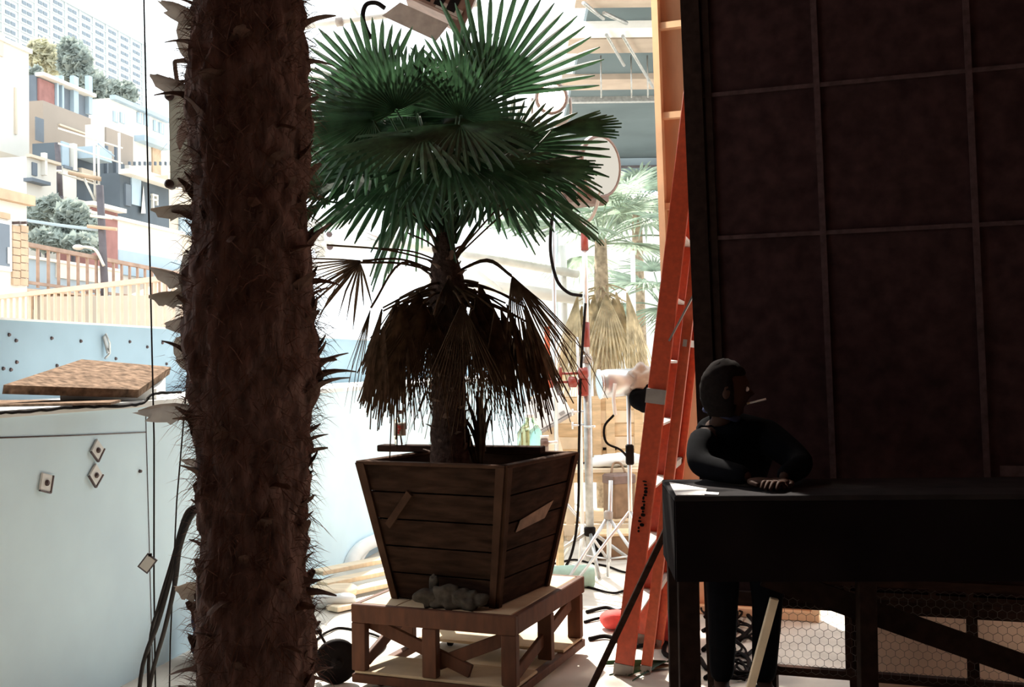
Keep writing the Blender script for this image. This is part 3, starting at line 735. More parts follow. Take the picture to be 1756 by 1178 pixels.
for i in range(10):
    h = .30 + i * .305
    if h > LLEN - .1: break
    tp_ = .05 * h / LLEN
    part('step', MB().box(LB1 + LUP * h + LWn * (LW.length / 2), (RW * .92, LW.length - 2 * tp_ - .02, .012), LR).box(LB1 + LUP * (h - .02) + LWn * (LW.length / 2) - LN * RW * .44, (.008, LW.length - 2 * tp_ - .02, .045), LR), 'step', ld)
    if i % 2 == 0: part('rear_bar', MB().box(LB1 + LUP * (h + .1) + LWn * (LW.length / 2) + LN * .10, (.02, LW.length - .14, .035), LR), 'step', ld)
for o in (.02, LW.length - .06):
    a = LB1 + LWn * o + LUP * 1.62 + LN * .03
    part('spreader', MB().bar(a, a + LUP * .26 + LN * .10, .008, .026, LWn).bar(a + LUP * .26 + LN * .10, a + LUP * .50 + LN * .14, .008, .026, LWn), 'galv', ld)
part('rail_band', MB().box(LB1 + LUP * 1.35, (RW * 1.04, RT * .6, .07), LR), 'lamp_grey', ld)
part('top_cap', MB().box(LB1 + LUP * (LLEN + .02) + LWn * (LW.length / 2) + LN * .06, (.24, LW.length - .08, .05), LR, .006), 'red', ld)
# worn black printing running up the near rail
mb = MB(); r6 = random.Random(4)
for i in range(16):
    a = LB1 + LUP * (.70 + i * .016) - LWn * .009 + LN * r6.uniform(-.009, .009)
    mb.blob(a, (r6.uniform(.005, .013), .0015, r6.uniform(.004, .010)), .8, LR, nu=8, nv=4)
part('printed_mark', mb, 'black', r1)

# ------------------------------------------------------------ tan timber-framed flat behind the ladder
fb = floor_at(1158, 1046); fb.z = 0
FU = V((.93, -.37, 0)).normalized(); FN = V((-FU.y, FU.x, 0))
if FN.y > 0: FN = -FN
ft = thing('timber_flat', 'tall tan plywood flat with pale timber stile and cross battens behind the ladder', 'flat', fb)
top = P(1121, 0, fb.y); lean = (top - fb) / top.z
FH = 4.3
def fpt(u, z, o=0.0): return fb + FU * u + lean * z + FN * o
def fpiece(name, u0, u1, z0, z1, o0, o1, m):
    return part(name, MB().hexa([fpt(u0, z0, o0), fpt(u1, z0, o0), fpt(u1, z0, o1), fpt(u0, z0, o1)], [fpt(u0, z1, o0), fpt(u1, z1, o0), fpt(u1, z1, o1), fpt(u0, z1, o1)]), m, ft)
fpiece('skin', .0, .85, 0.002, FH, -.012, 0, 'tan')
fpiece('stile', .0, .038, 0.002, FH, 0, .07, 'tan_light'); fpiece('stile', .81, .85, 0.002, FH, 0, .07, 'tan_light')
for py in (-120, 47, 201, 356, 605, 850):
    z = 1.5 + (622 - py) * fb.y / FPX; fpiece('cross_batten', .04, .81, z - .019, z + .019, 0, .05, 'tan_light')
fpiece('bottom_rail', .04, .81, .004, .05, 0, .06, 'tan_light')
# ------------------------------------------------------------ big dark set flat on the right
B0 = P(1197, 640, 5.45); B0.z = 0
DU = V((.944, -.3286, 0)); DN = V((-.3286, -.944, 0))
bt_ = P(1171, 0, 4.95); dl = (bt_ - V((P(1197, 640, 4.95).x, 4.95, P(1197, 640, 4.95).z))); DLEAN = dl / dl.z
DLEAN = V((DLEAN.x, DLEAN.y, 1.0)); B0 = P(1197, 640, 4.95) - DLEAN * P(1197, 640, 4.95).z
def dpt(u, z, o=0.0): return B0 + DU * u + DLEAN * z + DN * o
dk = thing('scenery_flat', 'large dark gridded scenery flat filling the right side, backed with battens', 'flat', B0)
def dpiece(name, u0, u1, z0, z1, o0, o1, m):
    return part(name, MB().hexa([dpt(u0, z0, o0), dpt(u1, z0, o0), dpt(u1, z0, o1), dpt(u0, z0, o1)], [dpt(u0, z1, o0), dpt(u1, z1, o0), dpt(u1, z1, o1), dpt(u0, z1, o1)]), m, dk)
def d_u(px, py):
    p = on_plane(px, py, B0, DN); return (p - B0).dot(DU) - ((p.z) * DLEAN).dot(DU) + 0
def d_z(px, py): return on_plane(px, py, B0, DN).z
UV = [d_u(1395, 0), d_u(1655, 0)]; ZH = [d_z(1408, 148), d_z(1412, 400)]
du_, dz_ = UV[1] - UV[0], ZH[0] - ZH[1]
cols = [0.0] + [UV[0] + du_ * i for i in range(3)]; rows = [.46] + [ZH[1] + dz_ * i for i in (0, 1, 2, 3)]
rows = [r for r in rows if r >= .46]
for i in range(3):
    for j in range(len(rows) - 1):
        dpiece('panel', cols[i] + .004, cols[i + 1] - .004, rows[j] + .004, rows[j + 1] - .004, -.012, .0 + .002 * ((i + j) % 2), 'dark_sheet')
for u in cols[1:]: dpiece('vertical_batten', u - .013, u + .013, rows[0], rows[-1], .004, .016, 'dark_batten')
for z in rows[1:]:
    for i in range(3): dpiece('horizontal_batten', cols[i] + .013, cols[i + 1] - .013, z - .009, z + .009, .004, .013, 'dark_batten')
dpiece('edge_stile', -.008, .075, .001, rows[-1], -.03, .03, 'dark_frame'); dpiece('edge_strip', .085, .115, rows[0], rows[-1], .004, .018, 'dark_frame')
dpiece('support_post', d_u(1462, 1080) - .02, d_u(1462, 1080) + .02, .001, rows[0], -.03, .02, 'dark_wood')
dpiece('support_post', d_u(1668, 1080) - .02, d_u(1668, 1080) + .02, .001, rows[0], -.03, .02, 'dark_wood')
dpiece('bottom_rail', .075, cols[-1], rows[0] - .06, rows[0], -.02, .02, 'dark_wood')
dpiece('latch_plate', d_u(1715, 808), d_u(1765, 808), d_z(1735, 816), d_z(1735, 798), .003, .012, 'dark_batten')

# netting frame standing on the floor behind the platform
N0 = B0 + DN * .075; N0.z = 0
def npt(u, z, o=0.0): return V((N0.x, N0.y, 0)) + DU * u + V((0, 0, z)) + DN * o
nf = thing('mesh_screen', 'low timber frame covered in hexagonal chicken wire under the dark platform', 'frame', npt(0, 0))
def n_u(px, py):
    p = on_plane(px, py, N0, DN); return (p - V((N0.x, N0.y, p.z))).dot(DU)
def n_z(px, py): return on_plane(px, py, N0, DN).z
u0, u1, z0, z1 = n_u(1318, 1080), n_u(1800, 1080), max(.03, n_z(1500, 1158)), n_z(1500, 1003)
def nbar(name, ua, ub, za, zb, o0=-.02, o1=.02, m='dark_wood'):
    return part(name, MB().box(npt((ua + ub) / 2, (za + zb) / 2, (o0 + o1) / 2), (ub - ua, o1 - o0, zb - za), frame_of(-DN)), m, nf)
nbar('bottom_rail', u0, u1, z0 - .025, z0 + .012); nbar('top_rail', u0, u1, z1 - .005, z1 + .03)
zm = n_z(1600, 1024); nbar('middle_rail', n_u(1400, 1020), u1, zm - .018, zm + .012)
for px in (1322, 1455, 1600, 1664): nbar('upright', n_u(px, 1080) - .014, n_u(px, 1080) + .014, z0 + .012 if px != 1600 else zm + .012, z1 - .005)
for px in (1322, 1664): nbar('foot_block', n_u(px, 1080) - .025, n_u(px, 1080) + .025, 0.0, z0 - .025, -.05, .05)
mb = MB(); s = .021; hx = s * math.sqrt(3)
done = set()
def wire(a, b):
    key = (round(a[0], 3), round(a[1], 3), round(b[0], 3), round(b[1], 3))
    if key in done or (key[2], key[3], key[0], key[1]) in done: return
    done.add(key); mb.tube([npt(*a, .021), npt(*b, .021)], .0011, 3, False)
nr = int((z1 - z0) / (s * 1.5)) + 1; nc = int((u1 - u0) / hx)
for r in range(nr):
    for c_ in range(nc):
        cx, cz = u0 + hx * (c_ + .5 * (r % 2)) + hx / 2, z0 + s * 1.5 * r + .01
        if cz + s > z1: continue
        pp = [(cx + s * math.sin(math.pi / 3 * k), cz + s * math.cos(math.pi / 3 * k)) for k in range(6)]
        for k in range(6): wire(pp[k], pp[(k + 1) % 6])
part('wire_netting', mb, 'wire', nf, 'stuff')
# kraft sheet added for the shaded floor behind the netting
a, b = n_u(1480, 1080), n_u(1830, 1080)
bd = thing('floor_shade_board', 'brown sheet added for the shaded floor behind the chicken wire', 'board', npt(a, 0, -.30))
part('sheet', MB().hexa([npt(a, .002, -.30), npt(b, .002, -.30), npt(b, .002, -.315), npt(a, .002, -.315)], [npt(a, .40, -.36), npt(b, .40, -.36), npt(b, .40, -.375), npt(a, .40, -.375)]), 'shade_brown', bd)
part('top_edge', MB().bar(npt(a, .405, -.367), npt(b, .405, -.367), .022, .012), 'dark_wood', bd)

# ------------------------------------------------------------ black platform
PLD = 3.9
pz1 = P(1160, 851, PLD).z; pz0 = P(1300, 996, PLD).z
px0 = P(1157, 900, PLD).x
KU = V((.996, -.06, 0)).normalized(); KV = V((.06, .996, 0)).normalized()
K0 = V((px0, PLD, 0)); KR = Matrix((KU, KV, V((0, 0, 1)))).transposed()
def kp(u, v, z): return K0 + KU * u + KV * v + V((0, 0, z))
kt = thing('black_platform', 'black skirted work platform on legs across the lower right foreground', 'platform', kp(.8, .3, 0))
def kpiece(name, u0, u1, v0, v1, z0, z1, m, bev=0.0): return part(name, MB().box(kp((u0 + u1) / 2, (v0 + v1) / 2, (z0 + z1) / 2), (u1 - u0, v1 - v0, z1 - z0), KR, bev), m, kt)
KD = .56
kpiece('top', 0, 1.6, 0, KD, pz1 - .02, pz1, 'platform_top', .003)
kpiece('front_skirt', 0.004, 1.6, .0, .02, pz0, pz1 - .02, 'stage_black'); kpiece('side_skirt', .0, .02, .02, KD, pz0, pz1 - .02, 'stage_black'); kpiece('rear_skirt', 0.004, 1.6, KD - .02, KD, pz0 + .12, pz1 - .02, 'stage_black')
for u in (.012, .655, 1.5): kpiece('leg', u, u + (.075 if u < .1 else .062), .022, .085, 0, pz0 + .1, 'dark_frame', .003)
kpiece('leg', .012, .08, KD - .09, KD - .022, 0, pz0 + .1, 'dark_frame', .003)
g = lambda x, y: on_plane(x, y, kp(0, .095, 0), KV)
part('diagonal_brace', MB().bar(g(1310, 985), g(1800, 1158), .085, .024, KV), 'dark_frame', kt)
pp_ = thing('sunlit_patch', 'white sheet added as the sunlit patch on the left corner of the black platform top', 'paper', kp(.06, .2, pz1 + .001))  # added white sheet standing in for sunlight on the platform corner
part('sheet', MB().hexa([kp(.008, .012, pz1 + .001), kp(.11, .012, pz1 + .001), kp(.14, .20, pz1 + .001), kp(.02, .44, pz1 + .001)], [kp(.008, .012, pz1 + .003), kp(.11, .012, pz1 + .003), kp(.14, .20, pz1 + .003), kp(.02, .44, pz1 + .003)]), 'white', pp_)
part('sunlit_patch_corner', MB().hexa([kp(.10, .03, pz1 + .003), kp(.16, .02, pz1 + .001), kp(.17, .08, pz1 + .001), kp(.12, .10, pz1 + .003)], [kp(.10, .03, pz1 + .005), kp(.16, .02, pz1 + .003), kp(.17, .08, pz1 + .003), kp(.12, .10, pz1 + .005)]), 'white', pp_)
# long dark pole leaning on the platform corner
a, b = floor_at(998, 1186), P(1183, 826, 4.2)
a = P(998, 1186, 4.75); a.z = .0; b = P(1180, 829, 4.62)
single('leaning_pole', MB().bar(a, b, .026, .026, V((0, 1, 0)), .003), 'dark_wood', 'long dark wooden pole slanting from the floor up past the black platform corner', 'pole')

# ------------------------------------------------------------ crew member leaning on the platform
def skin(name, pts, edges, m, parent, root=0, sub=2):
    me = bpy.data.meshes.new(name + '_cage'); me.from_pydata([V(p) for p, r in pts], edges, []); o = bpy.data.objects.new('tmp_cage', me); COL.objects.link(o)
    o.modifiers.new('s', 'SKIN'); o.modifiers.new('d', 'SUBSURF').levels = sub
    for i, d in enumerate(me.skin_vertices[0].data):
        r = pts[i][1]; d.radius = (r, r) if not hasattr(r, '__len__') else r; d.use_root = (i == root)
    dg = bpy.context.evaluated_depsgraph_get(); ev = o.evaluated_get(dg)
    nm = bpy.data.meshes.new_from_object(ev, depsgraph=dg); bpy.data.objects.remove(o)
    off = ROOT[parent]; nm.transform(Matrix.Translation(-off)); nm.materials.clear(); nm.materials.append(MATS[m])
    for p in nm.polygons: p.use_smooth = True
    k = bpy.data.objects.new(name, nm); COL.objects.link(k); k.parent = parent; ROOT[k] = off; return k
ps = thing('person', 'person in black clothes leaning forward on the black platform, head turned right', 'person', (1.0, 4.9, 0))
eb = pz1 + .047
J = dict(hip=(.98, 4.82, .90), sp=(.96, 4.74, 1.04), ch=(.91, 4.66, 1.16), nk=(.865, 4.58, 1.245), hd=(.868, 4.55, 1.345),
         sR=(.795, 4.60, 1.185), eR=(.742, 4.44, eb + .02), wR=(.90, 4.22, eb - .005), sL=(1.06, 4.58, 1.185), eL=(1.16, 4.42, eb + .02), wL=(1.02, 4.20, eb - .005),
         hR=(.90, 4.82, .86), kR=(.895, 4.78, .48), aR=(.90, 4.87, .09), tR=(.88, 4.71, .04), hL=(1.07, 4.82, .86), kL=(1.085, 4.76, .48), aL=(1.08, 4.85, .09), tL=(1.10, 4.69, .04))
J = {k_: (x_, y_ - .10, z_) for k_, (x_, y_, z_) in J.items()}
names = list(J); ix = {n_: i for i, n_ in enumerate(names)}
rad = dict(hip=.10, sp=.10, ch=.115, nk=.05, hd=.052, sR=.055, eR=.036, wR=.026, sL=.055, eL=.036, wL=.026, hR=.085, kR=.052, aR=.036, tR=.03, hL=.085, kL=.052, aL=.036, tL=.03)
E = [('hip', 'sp'), ('sp', 'ch'), ('ch', 'nk'), ('nk', 'hd'), ('ch', 'sR'), ('sR', 'eR'), ('eR', 'wR'), ('ch', 'sL'), ('sL', 'eL'), ('eL', 'wL'), ('hip', 'hR'), ('hR', 'kR'), ('kR', 'aR'), ('aR', 'tR'), ('hip', 'hL'), ('hL', 'kL'), ('kL', 'aL'), ('aL', 'tL')]
skin('body', [(J[n_], rad[n_]) for n_ in names], [(ix[a], ix[b]) for a, b in E], 'skin', ps)
jk = ['hip', 'sp', 'ch', 'nk', 'sR', 'eR', 'wR', 'sL', 'eL', 'wL']; jr = dict(rad, hip=.135, sp=.128, ch=.142, nk=.068, sR=.080, eR=.056, wR=.038, sL=.080, eL=.056, wL=.038)
jx = {n_: i for i, n_ in enumerate(jk)}
skin('jacket', [(J[n_], jr[n_]) for n_ in jk], [(jx[a], jx[b]) for a, b in E if a in jx and b in jx], 'cloth_black', ps)
tk = ['hip', 'hR', 'kR', 'aR', 'hL', 'kL', 'aL']; trr = dict(rad, hip=.125, hR=.105, kR=.072, aR=.055, hL=.105, kL=.072, aL=.055); tx = {n_: i for i, n_ in enumerate(tk)}
skin('trousers', [(J[n_], trr[n_]) for n_ in tk], [(tx[a], tx[b]) for a, b in E if a in tx and b in tx], 'cloth_black', ps)
for a_, t_ in (('aR', 'tR'), ('aL', 'tL')):
    p, q_ = V(J[a_]), V(J[t_]); d = (q_ - p); d.z = 0
    part('shoe', MB().blob(p + d * .45 + V((0, 0, -.045)), (.048, .135, .042), .7, frame_of(d)), 'rubber', ps)
# head: profile turned to +X
hc = V(J['hd']) + V((.008, 0, .035)); mb = MB(); nu, nv = 36, 26
for i in range(nv + 1):
    ph = -math.pi / 2 + math.pi * i / nv
    for j in range(nu):
        th = 2 * math.pi * j / nu; x, y, z = math.cos(ph) * math.cos(th), math.cos(ph) * math.sin(th), math.sin(ph)
        sx = .098 if z > -.1 else .098 - .022 * (-.1 - z); sy = .076 * (1 - .28 * max(0, -z) ** 1.3)
        p = V((x * sx, y * sy, z * .122))
        if x > 0:
            f = math.exp(-(y / .22) ** 2)
            p.x += .026 * f * math.exp(-((z + .12) / .13) ** 2) * x            # nose
            p.x += .010 * math.exp(-(y / .5) ** 2) * math.exp(-((z + .80) / .16) ** 2) * 3 * x   # chin
            p.x += .008 * math.exp(-((z + .42) / .07) ** 2) * math.exp(-(y / .35) ** 2)    # lips
            p.x += .006 * math.exp(-((z - .22) / .10) ** 2)                     # brow
            for sgn in (-1, 1): p.x -= .012 * math.exp(-((y - sgn * .40) / .18) ** 2 - ((z - .05) / .11) ** 2)
        mb.v.append(hc + p)
for i in range(nv):
    for j in range(nu): mb.f.append((i * nu + j, i * nu + (j + 1) % nu, (i + 1) * nu + (j + 1) % nu, (i + 1) * nu + j)); mb.smooth.append(True)
hd = part('head', mb, 'skin', ps)
for sgn in (-1, 1):
    part('eye', MB().blob(hc + V((.080, sgn * .031, .006)), (.012, .013, .011)), 'white', hd)
    part('ear', MB().blob(hc + V((-.008, sgn * .078, -.005)), (.020, .010, .033), 1, Matrix.Rotation(.2, 3, 'Y')), 'skin', hd)
mb = MB(); nu, nv = 30, 18
for i in range(nv + 1):
    ph = -math.pi * .30 + math.pi * .80 * i / nv
    for j in range(nu):
        th = 2 * math.pi * j / nu; x, y, z = math.cos(ph) * math.cos(th), math.cos(ph) * math.sin(th), math.sin(ph)
        k = 1.08 + .05 * mnoise.noise(V((x, y, z)) * 6)
        p = V((x * .098 * k, y * .080 * k, z * .122 * k))
        if x > .25 and z < .45: p *= .80
        if p.x > .07 and z < .5: p.x = .07
        mb.v.append(hc + p)
for i in range(nv):
    for j in range(nu): mb.f.append((i * nu + j, i * nu + (j + 1) % nu, (i + 1) * nu + (j + 1) % nu, (i + 1) * nu + j)); mb.smooth.append(True)
part('hair', mb, 'hair', hd)
part('collar', MB().tube([V(J['nk']) + V((.066 * math.cos(a), .066 * math.sin(a), .035 - .022 * math.cos(a))) for a in [2 * math.pi * i / 20 for i in range(21)]], .014, 8), 'navy', ps)
for w_, e_, sgn in (('wR', 'eR', 1), ('wL', 'eL', -1)):
    w, d = V(J[w_]), (V(J[w_]) - V(J[e_])).normalized(); d.z = 0; d.normalize(); sd = V((-d.y, d.x, 0)) * sgn
    w.z = pz1 + .028
    mb = MB().blob(w + d * .055, (.042, .055, .016), .8, frame_of(d))
    for k, L in enumerate((.062, .075, .070, .055)):
        b0 = w + d * .10 + sd * (-.030 + .020 * k)
        mb.tube(bez([b0 - d * .02, b0 + d * L * .5 + V((0, 0, .006)), b0 + d * L * .85 + V((0, 0, -.006)), b0 + d * L + V((0, 0, -.016))], 3), [.0095 - .0035 * q_ / 9 for q_ in range(10)], 8)
    b0 = w + d * .03 - sd * .032
    mb.tube(bez([b0, b0 + d * .03 - sd * .022, b0 + d * .062 - sd * .026 + V((0, 0, -.006))], 4), [.011 - .003 * q_ / 8 for q_ in range(9)], 8)
    part('hand', mb, 'skin', ps)
m_ = hc + V((.100, -.004, -.052))
cg = thing('cigarette', 'white cigarette held in the lips of the person in black', 'cigarette', m_)
part('paper', MB().tube([m_, m_ + V((.062, -.02, .016))], .004, 8), 'white', cg)
part('filter', MB().tube([m_ - V((.012, -.004, .003)), m_], .0041, 8), 'pine', cg)

# ------------------------------------------------------------ round-lens film lamp on its stand
LD = 7.9
def lp(x, y, d=0.0): return P(x, y, LD + d)
lc = lp(1032, 285); ln = V((.72, -.69, -.05)).normalized()
fl = thing('film_lamp', 'film lamp with large round pale lens and brown housing on a tall stand', 'lamp', lp(1003, 385))
rl = .215
part('lens', MB().lathe(lc - ln * .012, ln, [(rl * .97, 0), (rl * .97, .008), (rl * .7, .022), (rl * .35, .030), (.002, .033)], 32), 'lens_lit', fl) if emis('lens_lit', (1.0, .93, .80), .50) else None
part('lens_ring', MB().lathe(lc - ln * .05, ln, [(rl * 1.0, 0), (rl * 1.07, .0), (rl * 1.07, .05), (rl * .98, .05), (rl * .98, 0)], 32), 'lamp_brown', fl)
LRm = frame_of(ln)
part('housing', MB().box(lc - ln * .27 - V((0, 0, .09)), (.36, .42, .36), LRm, .03), 'lamp_brown', fl)
part('vent_cowl', MB().box(lc - ln * .27 + V((0, 0, .11)), (.26, .34, .06), LRm, .015), 'lamp_brown', fl)
part('side_panel', MB().box(lc - ln * .27 - V((0, 0, .10)) + LRm @ V((.183, 0, 0)), (.008, .30, .22), LRm).box(lc - ln * .27 - V((0, 0, .10)) - LRm @ V((.183, 0, 0)), (.008, .30, .22), LRm), 'lamp_grey', fl)
yk = [lp(962, 318), lp(965, 345), lp(978, 370), lp(998, 382), lp(1014, 374), lp(1024, 350), lp(1028, 325)]
part('yoke', MB().tube(bez(yk, 5), .013, 8), 'lamp_grey', fl)
part('spigot', MB().tube([lp(1002, 394), lp(1001, 380)], .02, 10), 'galv', fl)
stt = thing('lamp_stand', 'tall metal lamp stand with red clamp heads rising behind the planter', 'stand', floor_at(1010, 985))
sb = V((lp(1010, 800).x, LD, 0)); s_top = lp(1002, 392)
def sp(z): return sb.lerp(s_top, z / s_top.z)
part('pole', MB().tube([sp(.06), sp(1.55)], .030, 12), 'galv', stt)
part('riser', MB().tube([sp(1.5), sp(s_top.z)], .020, 12), 'silver', stt)
part('red_sleeve', MB().tube([sp(s_top.z - .16), sp(s_top.z - .03)], .028, 10), 'red_clamp', stt); part('red_sleeve', MB().tube([sp(1.62), sp(1.80)], .026, 10), 'red_clamp', stt)
for k in range(3):
    a = .6 + k * 2.094; d = V((math.cos(a), math.sin(a), 0))
    part('leg', MB().tube([sp(.26) + d * .03, V((sb.x, sb.y, .015)) + d * .40], .013, 8), 'galv', stt)
part('collar', MB().lathe(sp(.24), (0, 0, 1), [(.03, 0), (.042, .01), (.042, .06), (.03, .07)], 12), 'black', stt)
part('collar', MB().lathe(sp(1.50), (0, 0, 1), [(.028, 0), (.04, .01), (.04, .05), (.028, .06)], 12), 'lamp_grey', stt)
def clamp(px, py, D, m='red_clamp', sc=1.0, name='clamp_head'):
    c = P(px, py, D); o = part(name, MB().lathe(c - V((.035 * sc, 0, 0)), (1, 0, 0), [(.02 * sc, 0), (.04 * sc, .008 * sc), (.04 * sc, .06 * sc), (.02 * sc, .07 * sc)], 14), m, stt)
    part('clamp_handle', MB().tube([c, c - V((.15 * sc, 0, 0))], .010 * sc, 6).tube([c - V((.15 * sc, 0, -.04 * sc)), c - V((.15 * sc, 0, .04 * sc))], .012 * sc, 6), m, o); return o
clamp(1000, 640, LD - .05, sc=1.1); clamp(982, 655, LD - .06); part('clamp_block', MB().box(P(1000, 664, LD - .03), (.075, .06, .13), None, .01), 'red_clamp', stt)
for y in (705, 728): part('tee_handle', MB().tube([P(1000, y, LD - .03), P(982, y + 2, LD - .1)], .008, 6).tube([P(982, y - 4, LD - .1), P(982, y + 8, LD - .1)], .008, 6), 'silver', stt)
part('tee_handle', MB().tube([P(1002, 732, LD - .03), P(1020, 731, LD - .1)], .009, 6), 'silver', stt)
single('lamp_cable', MB().tube(bez([P(955, 350, LD), P(947, 372, LD), P(944, 430, LD), P(955, 480, LD), P(975, 502, LD), P(998, 507, LD - .05)], 6), .012, 8), 'rubber', 'dark cable looping from the round film lamp back to its stand', 'cable')
single('stand_cable', MB().tube(bez([P(1004, 520, LD - .05), P(996, 640, LD - .06), P(993, 760, LD - .06), P(991, 880, LD - .08), P(980, 950, LD - .2), V((P(958, 1000, LD - .3).x, LD - .35, .015))], 6), .010, 8), 'rubber', 'dark cable running down the lamp stand to the floor', 'cable')
# white thin rod stand beside it
wsx = P(996, 700, LD + .25); wsx.z = 0
ws = thing('thin_stand', 'slim white grip stand just left of the tall lamp stand', 'stand', wsx)
part('pole', MB().tube([wsx + V((0, 0, .12)), wsx + V((-.01, 0, 1.3))], .016, 10), 'white', ws)
part('riser', MB().tube([wsx + V((-.01, 0, 1.28)), wsx + V((-.02, 0, 1.7))], .010, 8), 'silver', ws)
for k in range(3):
    a = 2.4 + k * 2.094; d = V((math.cos(a), math.sin(a), 0))
    part('leg', MB().tube([wsx + V((0, 0, .30)), wsx + d * .2 + V((0, 0, .012))], .011, 6), 'white', ws)
part('arm', MB().tube([P(985, 800, LD + .2), P(962, 826, LD + .15)], .013, 8), 'silver', ws)

# lit lamp whose glow shows through the palm fronds, on a slim stand
GD = 8.3
gp = P(946, 168, GD)
gs = thing('lit_lamp', 'glowing film lamp shining through the palm fronds on a slim stand', 'lamp', (gp.x, gp.y + .25, 0))
gn = V((-.02, -1, -.25)).normalized()
part('glowing_lens', MB().lathe(gp, gn, [(.10, 0), (.10, .01), (.05, .022), (.002, .026)], 24), 'lamp_glow', gs)
part('housing', MB().lathe(gp - gn * .30, gn, [(.09, 0), (.13, .03), (.13, .27), (.115, .31), (.105, .31), (.105, .28)], 20), 'lamp_brown', gs)
part('yoke', MB().tube(bez([gp - gn * .15 + V((-.15, 0, 0)), gp - gn * .15 + V((-.14, 0, -.16)), gp - gn * .15 + V((0, 0, -.22)), gp - gn * .15 + V((.14, 0, -.16)), gp - gn * .15 + V((.15, 0, 0))], 5), .012, 6), 'lamp_grey', gs)
b0 = gp - gn * .15 + V((0, 0, -.22))
part('pole', MB().tube([b0, V((b0.x, b0.y, .1))], .016, 10), 'silver', gs)
for k in range(3):
    a = .3 + k * 2.094; d = V((math.cos(a), math.sin(a), 0)); part('leg', MB().tube([V((b0.x, b0.y, .5)), V((b0.x, b0.y, .012)) + d * .4], .011, 6), 'silver', gs)
# small bare bulb seen higher up
gp2 = P(798, 92, 8.8)
bs = thing('bare_bulb', 'small bare glowing bulb hanging behind the top of the palm', 'bulb', gp2)
part('globe', MB().blob(gp2, (.045, .045, .06)), 'bulb_glow', bs)
part('socket', MB().lathe(gp2 + V((0, 0, .05)), (0, 0, 1), [(.028, 0), (.03, .01), (.03, .09), (.02, .1)], 12), 'black', bs)
part('flex', MB().tube([gp2 + V((0, 0, .14)), gp2 + V((0, 0, 2.3))], .006, 6), 'black', bs)

# hanging film lamp at the top centre
HD = 6.35
def hp(x, y, d=0.0): return P(x, y, HD + d)
hl = thing('hanging_lamp', 'grey-brown box film lamp hanging at an angle above the palm top', 'lamp', hp(735, 70))
fa = [hp(655, 27), hp(748, 70), hp(770, 42), hp(686, 4)]
bk_ = V((.06, .30, .05))
part('barn_door', MB().hexa(fa, [p + V((0, .012, .004)) for p in fa]), 'lamp_grey', hl)
ax_ = (fa[1] - fa[0]).normalized(); upv = (fa[3] - fa[0]); upv = (upv - ax_ * upv.dot(ax_)).normalized(); dn_ = ax_.cross(upv)
if dn_.y < 0: dn_ = -dn_
hR = Matrix((ax_, dn_, upv)).transposed(); Lh = (fa[1] - fa[0]).length
hcn = hp(755, -2, .12); 
part('housing', MB().box(hcn + upv * .02, (Lh * 1.02, .26, .26), hR, .012), 'lamp_brown', hl)
for k in range(4): part('vent_slot', MB().box(hcn - dn_ * .132 + ax_ * (-.13 + .08 * k) + upv * (-.02), (.055, .008, .12), hR), 'black', hl)
part('name_plate', MB().box(hcn - dn_ * .132 + ax_ * .10 - upv * .07, (.16, .006, .045), hR), 'lamp_grey', hl)
part('side_flap', MB().hexa([hp(770, 44), hp(790, 60), hp(818, -10), hp(800, -22)], [p + V((0, .01, 0)) for p in (hp(770, 44), hp(790, 60), hp(818, -10), hp(800, -22))]), 'lamp_brown', hl)
part('cable_tail', MB().tube(bez([hp(660, 14), hp(645, 5), hp(628, 8), hp(622, 28), hp(628, 50), hp(636, 66)], 5), .014, 8), 'rubber', hl)
part('hanger', MB().tube([hcn + upv * .14, V((hcn.x, hcn.y, 4.5))], .018, 8), 'galv', hl)
sl_ = bpy.data.objects.new('hanging_lamp_light', bpy.data.lights.new('hanging_lamp_light', 'SPOT')); COL.objects.link(sl_)
sl_.location = hcn + ax_ * .24 + V((0, -.02, 0)); sl_.data.energy = 85; sl_.data.color = (1.0, .86, .68); sl_.data.shadow_soft_size = .08
sl_.data.spot_size = math.radians(125); sl_.data.spot_blend = .5
sl_.rotation_euler = (V((-1.0, .05, .62))).to_track_quat('Z', 'Y').to_euler()
a_, b_ = P(500, 48, 7.6), P(668, 26, 7.6)
tp2 = thing('grid_pipe', 'thin grey pipe running level behind the top of the palm', 'pipe', a_)
part('tube', MB().tube([a_ - (b_ - a_) * .4, b_ + (b_ - a_) * .9], .022, 8), 'plate_grey', tp2)
part('coupling', MB().lathe(a_.lerp(b_, .45), (b_ - a_), [(.024, 0), (.034, .004), (.034, .05), (.024, .054)], 10), 'lamp_grey', tp2)
part('diagonal_tube', MB().tube([P(590, -10, 7.7), P(625, 42, 7.65)], .016, 8), 'plate_grey', tp2)
